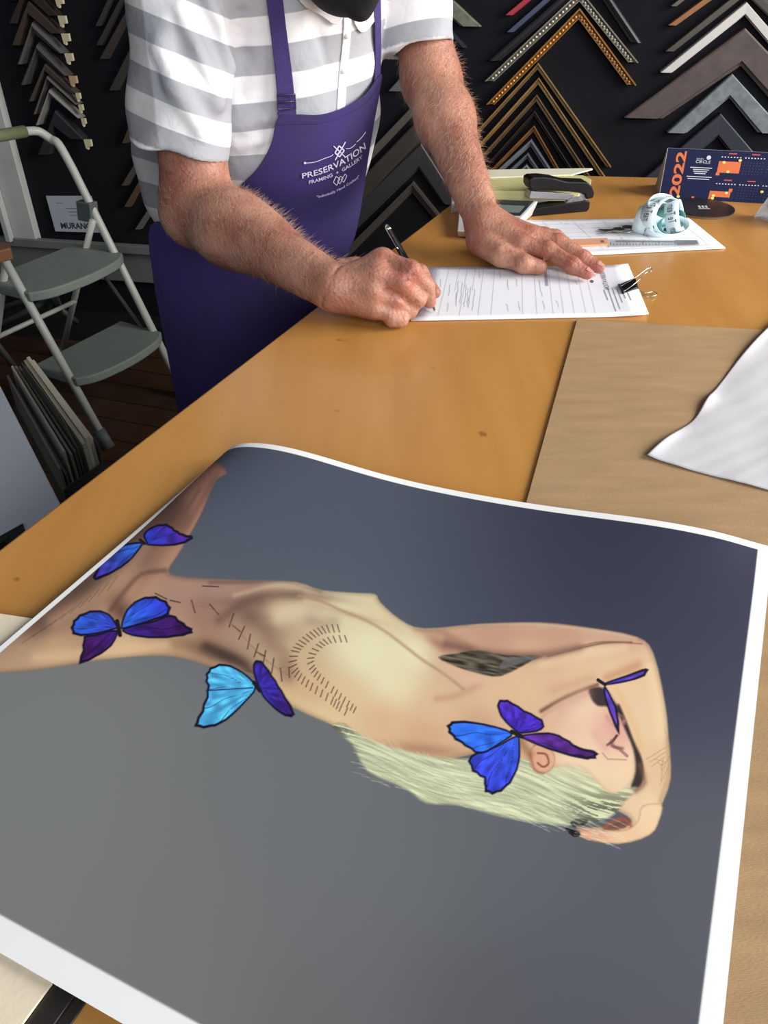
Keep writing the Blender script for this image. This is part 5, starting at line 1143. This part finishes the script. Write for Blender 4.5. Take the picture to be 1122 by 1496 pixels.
sideb = np.where(isR | (sV[:, 0] < -.33), np.clip((-.296-sV[:, 0])/.002, 0, 1), 0)
hemm = np.where(isR, np.clip((.0035-np.abs((sV-hemR) @ nR))/.001, 0, 1), np.where(isL, np.clip((.0035-np.abs((sV-hemL) @ dL))/.001, 0, 1), 0))
def shirt_mat():
    m = bpy.data.materials.new('striped_cotton'); m.use_nodes = True; nt = m.node_tree; b = nt.nodes['Principled BSDF']; lk = nt.links
    at = nt.nodes.new('ShaderNodeAttribute'); at.attribute_name = 'stripe'; fr = nt.nodes.new('ShaderNodeMath'); fr.operation = 'FRACT'; lk.new(at.outputs['Fac'], fr.inputs[0])
    r = nt.nodes.new('ShaderNodeValToRGB'); r.color_ramp.interpolation = 'LINEAR'; e = r.color_ramp.elements; e[0].position = .0; e[0].color = (*lin((176,178,184)),1); e[1].position = .495; e[1].color = (*lin((170,172,178)),1)
    for p_, c_ in ((.515, (238,238,240)), (.98, (238,238,240)), (1.0, (176,178,184))): q = e.new(p_); q.color = (*lin(c_), 1)
    lk.new(fr.outputs[0], r.inputs[0])
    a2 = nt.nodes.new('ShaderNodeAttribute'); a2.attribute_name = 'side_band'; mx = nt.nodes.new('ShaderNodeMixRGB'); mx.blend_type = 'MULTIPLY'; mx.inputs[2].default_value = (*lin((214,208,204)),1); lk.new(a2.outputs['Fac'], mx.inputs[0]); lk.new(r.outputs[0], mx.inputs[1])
    a3 = nt.nodes.new('ShaderNodeAttribute'); a3.attribute_name = 'hem'; mh = nt.nodes.new('ShaderNodeMixRGB'); mh.inputs[2].default_value = (*lin((240,240,242)),1); lk.new(a3.outputs['Fac'], mh.inputs[0]); lk.new(mx.outputs[0], mh.inputs[1]); lk.new(mh.outputs[0], b.inputs['Base Color'])
    b.inputs['Roughness'].default_value = .85; sock(b, 'Specular IOR Level').default_value = .2
    tc = nt.nodes.new('ShaderNodeTexCoord'); n = nt.nodes.new('ShaderNodeTexNoise'); n.inputs['Scale'].default_value = 38; n.inputs['Detail'].default_value = 4; n.inputs['Distortion'].default_value = .6; lk.new(tc.outputs['Object'], n.inputs[0])
    bp = nt.nodes.new('ShaderNodeBump'); bp.inputs['Strength'].default_value = .35; bp.inputs['Distance'].default_value = .006; lk.new(n.outputs[0], bp.inputs['Height']); lk.new(bp.outputs[0], b.inputs['Normal']); return m
smat = shirt_mat()
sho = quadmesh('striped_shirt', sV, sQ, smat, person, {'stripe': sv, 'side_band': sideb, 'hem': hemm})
# trousers
tr = Vol(); tr.ell(PEL-A3_((0,0,.06)), (rh, fv, (0,0,1)), (.175,.13,.12), .05)
for sg in (-1, 1):
    h = PEL+rh*hip*sg-A3_((0,0,.05)); kn = h+A3_((0,0,-.42))+fv*.04; ft = kn+A3_((0,0,-.36))-fv*.02
    tr.cap(h, kn, .098, .076, .04); tr.cap(kn, ft, .074, .064, .03)
tr.plane((0,0,.06), (0,0,-1))
tV, tQ = surface(tr, (-.60, 1.2, .0), (.20, 1.85, 1.05), .007)
tV[:, 2] = np.minimum(tV[:, 2], .92)
quadmesh('trousers', relax(tV, tQ, 2), tQ, mat('dark_trousers', (36,34,44), .9), person)
for sg in (-1, 1):
    h = PEL+rh*hip*sg; f0 = A3_((h[0], h[1], 0))+fv*.02
    sv_ = Vol(); sv_.cap(f0+A3_((0,0,.045)), f0+fv*.15+A3_((0,0,.035)), .045, .040, .02); sv_.cap(f0, f0+A3_((0,0,.10)), .045, .045, .02); sv_.plane((0,0,.001), (0,0,-1)); sv_.plane((0,0,.10), (0,0,1))
    a_, q_ = surface(sv_, f0-A3_((.25,.25,.02)), f0+A3_((.25,.25,.15)), .006); quadmesh('shoe', a_, q_, mm('shoe_leather', (26,24,24), .5), person)
# ---------------------------------------------------------------- apron: cloth laid on the body
car = Vol(); torso(car, .024); car.ell(TAIL, (rh, fv, (0,0,1)), (.120,.105,.165), .06)
car.ell(PEL+A3_((0,0,-.05)), (rh, fv, (0,0,1)), (.212,.165,.20), .08); car.cap(PEL+A3_((0,0,-.10)), PEL+A3_((0,0,-.80))+fv*.05, .175, .185, .08)
car.cap(PEL-rh*.06+A3_((0,0,-.05)), PEL-rh*.04+A3_((0,0,-.8)), .165, .19, .05)
def trace(px, py, vol, off=0.0):
    px = np.asarray(px, float); py = np.asarray(py, float); u = (px-CXP)/F; v = (py-CYP)/F
    d = np.stack([u, CP-v*SP, -(SP+v*CP)], -1); L = np.linalg.norm(d, axis=-1); z = np.full(px.shape, .75); best = z.copy(); bd_ = np.full(px.shape, 9.)
    for _ in range(70):
        p = d*z[..., None]+A3_((0,0,CAMH)); s_ = vol(p)-off; up = s_ < bd_; best = np.where(up, z, best); bd_ = np.where(up, s_, bd_); z = z+np.maximum(np.abs(s_), .0)*np.sign(s_)*.85/L*(s_ > -.01)
        z = np.minimum(z, 2.2)
    zz = np.where(bd_ < .002, z, best); return d*zz[..., None]+A3_((0,0,CAMH)), bd_
def cloth(name, outline, m, parent, step=2.0, vol=car, off=0., th=.002, attrs=None, it=3, **k):
    xs = [q[0] for q in outline]; ys = [q[1] for q in outline]; gx = np.arange(min(xs)-step, max(xs)+2*step, step); gy = np.arange(min(ys)-step, max(ys)+2*step, step)
    X, Y = np.meshgrid(gx, gy); ins_ = inside(X, Y, outline); 
    cell = ins_[:-1,:-1]|ins_[1:,:-1]|ins_[:-1,1:]|ins_[1:,1:]
    # snap outside vertices onto the outline
    bx, by, bd_ = X.copy(), Y.copy(), np.full(X.shape, 1e9)
    for (ax, ay), (cx_, cy_) in zip(outline, outline[1:]+outline[:1]):
        ex_, ey_ = cx_-ax, cy_-ay; t = np.clip(((X-ax)*ex_+(Y-ay)*ey_)/(ex_*ex_+ey_*ey_+1e-9), 0, 1); qx, qy = ax+t*ex_, ay+t*ey_; dd_ = np.hypot(X-qx, Y-qy); u_ = dd_ < bd_; bx = np.where(u_, qx, bx); by = np.where(u_, qy, by); bd_ = np.where(u_, dd_, bd_)
    X = np.where(ins_, X, bx); Y = np.where(ins_, Y, by)
    P, miss = trace(X, Y, vol, off)
    z = P[..., 1]*CP+(CAMH-P[..., 2])*SP
    zs = z.copy()
    for _ in range(it*6):
        q = np.pad(zs, 1, mode='edge'); zs = .5*zs+.125*(q[:-2,1:-1]+q[2:,1:-1]+q[1:-1,:-2]+q[1:-1,2:])
    zs = np.minimum(zs, z)-.001
    u = (X-CXP)/F; v = (Y-CYP)/F; d = np.stack([u, CP-v*SP, -(SP+v*CP)], -1); P = d*zs[..., None]+A3_((0,0,CAMH))
    idx = np.arange(X.size).reshape(X.shape); q = np.stack([idx[:-1,:-1], idx[1:,:-1], idx[1:,1:], idx[:-1,1:]], -1)[cell]
    used = np.unique(q); mp = np.full(X.size, -1); mp[used] = np.arange(len(used)); o = quadmesh(name, P.reshape(-1, 3)[used], mp[q], m, parent, **k)
    if th: s_ = o.modifiers.new('thickness', 'SOLIDIFY'); s_.thickness = th; s_.offset = -1
    itp = lambda px, py: float(zs[int(np.clip(round((py-gy[0])/step), 0, len(gy)-1)), int(np.clip(round((px-gx[0])/step), 0, len(gx)-1))])
    def smp(px, py):
        fx = np.clip((px-gx[0])/step, 0, len(gx)-1.001); fy = np.clip((py-gy[0])/step, 0, len(gy)-1.001); i, j = int(fx), int(fy); a, b = fx-i, fy-j
        return float((zs[j,i]*(1-a)+zs[j,i+1]*a)*(1-b)+(zs[j+1,i]*(1-a)+zs[j+1,i+1]*a)*b)
    return o, smp
apm = mat('purple_canvas', (60,48,106), .8, noise=.35, nscale=11, rgb2=(56,49,86), bump=.5, bscale=30, spec=.2)
bib = catmull([(407,172),(432,168),(470,168),(505,157),(535,138),(557,108),(556,128),(548,172),(538,232),(528,300),(519,345),(509,376),(520,430),(530,560),(500,690),(440,740),(330,740),(285,680),(262,605),(245,520),(231,450),(223,400),(219,330),(262,322),(300,306),(342,278),(375,248),(396,212)], 4)
apo, apz = cloth('apron', bib, apm, person, 2.0)
# front pocket / wear stains stay part of the cloth; seam line along the bib
def on_apron(px, py, o=.0025): return at_depth(px, py, apz(px, py)-o)
mb = MB()
for off_ in (8,):
    top_ = catmull([(409,182),(434,180),(470,179),(507,168),(536,150),(555,124)], 6, False)
    for a, b in zip(top_, top_[1:]): mb.add([on_apron(a[0],a[1]-.7), on_apron(b[0],b[1]-.7), on_apron(b[0],b[1]+.7), on_apron(a[0],a[1]+.7)], [(0,3,2,1)])
mb.build('seam', mat('apron_thread', (52,42,92), .9), apo)
strapm = mat('apron_webbing', (60,46,108), .8, bump=.4, bscale=400)
svol = Vol(); torso(svol, .022)
_, stz = cloth('strap', [(387,-30),(410,-30),(418,40),(426,100),(433,166),(431,186),(409,190),(407,166),(402,100),(395,40)], strapm, apo, 2.0, vol=svol, th=.002)
cloth('strap', [(546,-30),(556,-30),(557,22),(557,70),(556,118),(547,140),(549,90),(548,40)], strapm, apo, 1.5, vol=svol, th=.002)
bkl = MB(); 
def bq(px, py, o=.006): return at_depth(px, py, stz(min(max(px,410),428), py)-.0045)
bkl.tube([bq(405,139), bq(431,138), bq(432,158), bq(406,160)], .0016, 8, closed=True); bkl.tube([bq(405,149.5), bq(432,148)], .0014, 8)
bkl.build('buckle', mat('buckle_plastic', (48,42,78), .35), apo, smooth=True)
# printed lettering on the bib
white = mat('apron_print', (206,200,226), .8)
Zc = lambda x, y: (430+x*.11586, 180+y*.11586)          # measured in an enlarged view of the bib
def curve_text(mb, s, p0, p1, p2, h0, h1, sl=.15):
    """letters along a quadratic base line"""
    def f_(x, y):
        bx = (1-x)**2*p0[0]+2*x*(1-x)*p1[0]+x*x*p2[0]; by = (1-x)**2*p0[1]+2*x*(1-x)*p1[1]+x*x*p2[1]; tx = 2*(1-x)*(p1[0]-p0[0])+2*x*(p2[0]-p1[0]); ty = 2*(1-x)*(p1[1]-p0[1])+2*x*(p2[1]-p1[1]); L = math.hypot(tx, ty); h = h0+(h1-h0)*x
        nx, ny = ty/L, -tx/L; q = Zc(bx+(nx*.35+0)*y*h, by+(ny*.65-.35)*y*h); return on_apron(*q)
    put_text(mb, s, f_, .012)
mb = MB(); curve_text(mb, 'PRESERVATION', (100,700), (560,620), (905,320), 68, 92); mb.build('shop_lettering', white, apo)
mb = MB(); curve_text(mb, 'FRAMING  +  GALLERY', (185,768), (560,690), (862,440), 44, 50); mb.build('line_lettering', white, apo)
mb = MB(); curve_text(mb, '"Individually Hand Crafted"', (285,955), (560,905), (825,690), 42, 44); mb.build('tagline_lettering', white, apo)
def pline(mb, pts, w_=8, close=False):
    pts = pts+[pts[0]] if close else pts
    for a, b in zip(pts, pts[1:]):
        dx, dy = b[0]-a[0], b[1]-a[1]; L = math.hypot(dx, dy); nx, ny = -dy/L*w_/2, dx/L*w_/2
        mb.add([on_apron(*Zc(a[0]-nx,a[1]-ny)), on_apron(*Zc(b[0]-nx,b[1]-ny)), on_apron(*Zc(b[0]+nx,b[1]+ny)), on_apron(*Zc(a[0]+nx,a[1]+ny))], [(0,1,2,3)])
mb = MB()
pline(mb, catmull([(135,505),(260,490),(380,445),(470,412),(490,390)], 4, False), 8); pline(mb, catmull([(650,322),(700,318),(745,290),(772,262)], 4, False), 8); pline(mb, catmull([(785,238),(840,190),(880,140),(900,110)], 4, False), 8)
mb.add([on_apron(*Zc(135+16*math.cos(k*math.pi/5), 503+16*math.sin(k*math.pi/5))) for k in range(10)], [tuple(range(10))])
pline(mb, [(495,288),(640,425)], 12); pline(mb, [(645,238),(515,465)], 14); pline(mb, [(565,285),(630,345),(570,425),(512,375)], 16, True); pline(mb, [(540,320),(600,385)], 10); pline(mb, [(600,320),(540,395)], 10)
pline(mb, [(525,672),(575,700),(535,785),(492,745)], 10, True); pline(mb, [(580,668),(615,690),(575,765),(545,735)], 10, True); pline(mb, [(640,642),(662,665),(625,745),(590,715)], 10, True)
mb.build('emblem', white, apo)
# ---------------------------------------------------------------- placket, buttons, collar
cotton = mm('placket_cotton', (232,232,235), .85)
cloth('placket', catmull([(496,-25),(509,-25),(513,20),(512,60),(507,110),(503,168),(493,170),(496,110),(501,60),(502,20)], 3), cotton, sho, 1.5, vol=shirt, off=.001, th=.0015)
cloth('collar', catmull([(425,-40),(470,-40),(503,-30),(507,8),(493,36),(468,22),(440,4)], 3), cotton, sho, 2.0, vol=shirt, off=.004, th=.002)
cloth('collar', catmull([(512,-30),(560,-35),(566,0),(548,30),(530,48),(516,25)], 3), cotton, sho, 2.0, vol=shirt, off=.004, th=.002)
for (x_, y_) in ((501,103),(506,52)):
    q_, _ = trace([x_], [y_], shirt); q_ = Vector(q_[0]); MB().sphere(q_-Vector((0,.004,0)), .004, 12, 6, (1,.5,1)).build('button', mm('pearl_button', (232,230,226), .25), sho, smooth=True)
cl = Vol(); nb_ = om*.45+HC*.55
col_c = om+A3_((.02,-.05,.05))
def collar_ring():
    V = []; Fc = []; n = 40
    for i in range(n):
        a = 2*math.pi*i/n; dirv = rh*math.cos(a)*.075+fv*math.sin(a)*.072; c0_ = col_c+dirv+A3_((0,0,.030-.028*math.sin(a))); out = dirv/np.linalg.norm(dirv)
        V += [c0_, c0_+A3_((0,0,.02))+out*.006, c0_+out*.022-A3_((0,0,.028+.02*max(0, math.sin(a))))]
    for i in range(n):
        if 8 <= i <= 11: continue
        j = (i+1) % n; Fc += [(i*3, j*3, j*3+1, i*3+1), (i*3+1, j*3+1, j*3+2, i*3+2)]
    o = mk('collar', V, Fc, mm('collar_cotton', (236,236,238), .85), sho, smooth=True); s_ = o.modifiers.new('t', 'SOLIDIFY'); s_.thickness = .003; return o
collar_ring()
# ---------------------------------------------------------------- face mask, hair
mk_ = Vol(); mk_.ell(HC-hup*.050+gdir*.040, (hx, gdir, hup), (.062,.070,.066), .02); mk_.cap(HC+gdir*.095+hup*.0, HC+gdir*.112-hup*.028, .010, .012, .03)
mk_.plane(HC+hup*.012, hup); mk_.plane(HC-gdir*.006, -gdir)
a_, q_ = surface(mk_, HC-.2, HC+.2, .0035); quadmesh('face_mask', relax(a_, q_, 2), q_, mat('black_mask', (22,23,28), .85, bump=.3, bscale=300), person)
hv = Vol(); hv.ell(HC+hup*.026-gdir*.018, (hx, gdir, hup), (.083,.098,.108), .01); hv.ell(HC+gdir*.11-hup*.01, (hx, gdir, hup), (.09,.10,.13), .02, neg=True); hv.ell(HC-hup*.10+gdir*.05, (hx, gdir, hup), (.09,.10,.07), .02, neg=True)
a_, q_ = surface(hv, HC-.2, HC+.2, .004); quadmesh('hair', a_, q_, mat('grey_hair', (190,188,182), .8, bump=.8, bscale=120), person)
for sg in (-1, 1): MB().tube(smoothpts([Vector(HC+hx*.060*sg+gdir*.03-hup*.01), Vector(HC+hx*.078*sg+hup*.012), Vector(HC+hx*.086*sg-gdir*.03), Vector(HC+hx*.062*sg+gdir*.0-hup*.06)], 5), .0015, 6).build('mask_loop', bpy.data.materials['black_mask'], person, smooth=True)
# ---------------------------------------------------------------- pen
tip = U(637,456,TZ+.0038); tp_ = at_depth(564,329,1.075)
pd = (tp_-tip).normalized(); PL = (tp_-tip).length
pen = empty('ballpoint_pen', tip, label='slim black and silver ballpoint pen held in the writing hand', cat='pen')
pt = lambda t: tip+pd*(PL*t)
MB().tube([pt(0), pt(.02), pt(.10), pt(.15)], [.0004,.0010,.0036,.0042], 14).build('pen_tip', steel, pen, smooth=True)
MB().tube([pt(.15), pt(.5), pt(.93)], [.0042,.0046,.0044], 16).build('barrel', mat('pen_black', (18,18,20), .25), pen, smooth=True)
MB().tube([pt(.46), pt(.56)], [.0050,.0050], 16).build('silver_band', steel, pen, smooth=True)
MB().tube([pt(.93), pt(.985), pt(1)], [.0042,.0034,.0015], 14).build('pen_cap_end', steel, pen, smooth=True)
cs = Vector((-.6,-.6,.5)).normalized()
MB().tube([pt(.95)+cs*.004, pt(.94)+cs*.0075, pt(.72)+cs*.0070, pt(.70)+cs*.005], .0009, 8).build('clip', steel, pen, smooth=True)
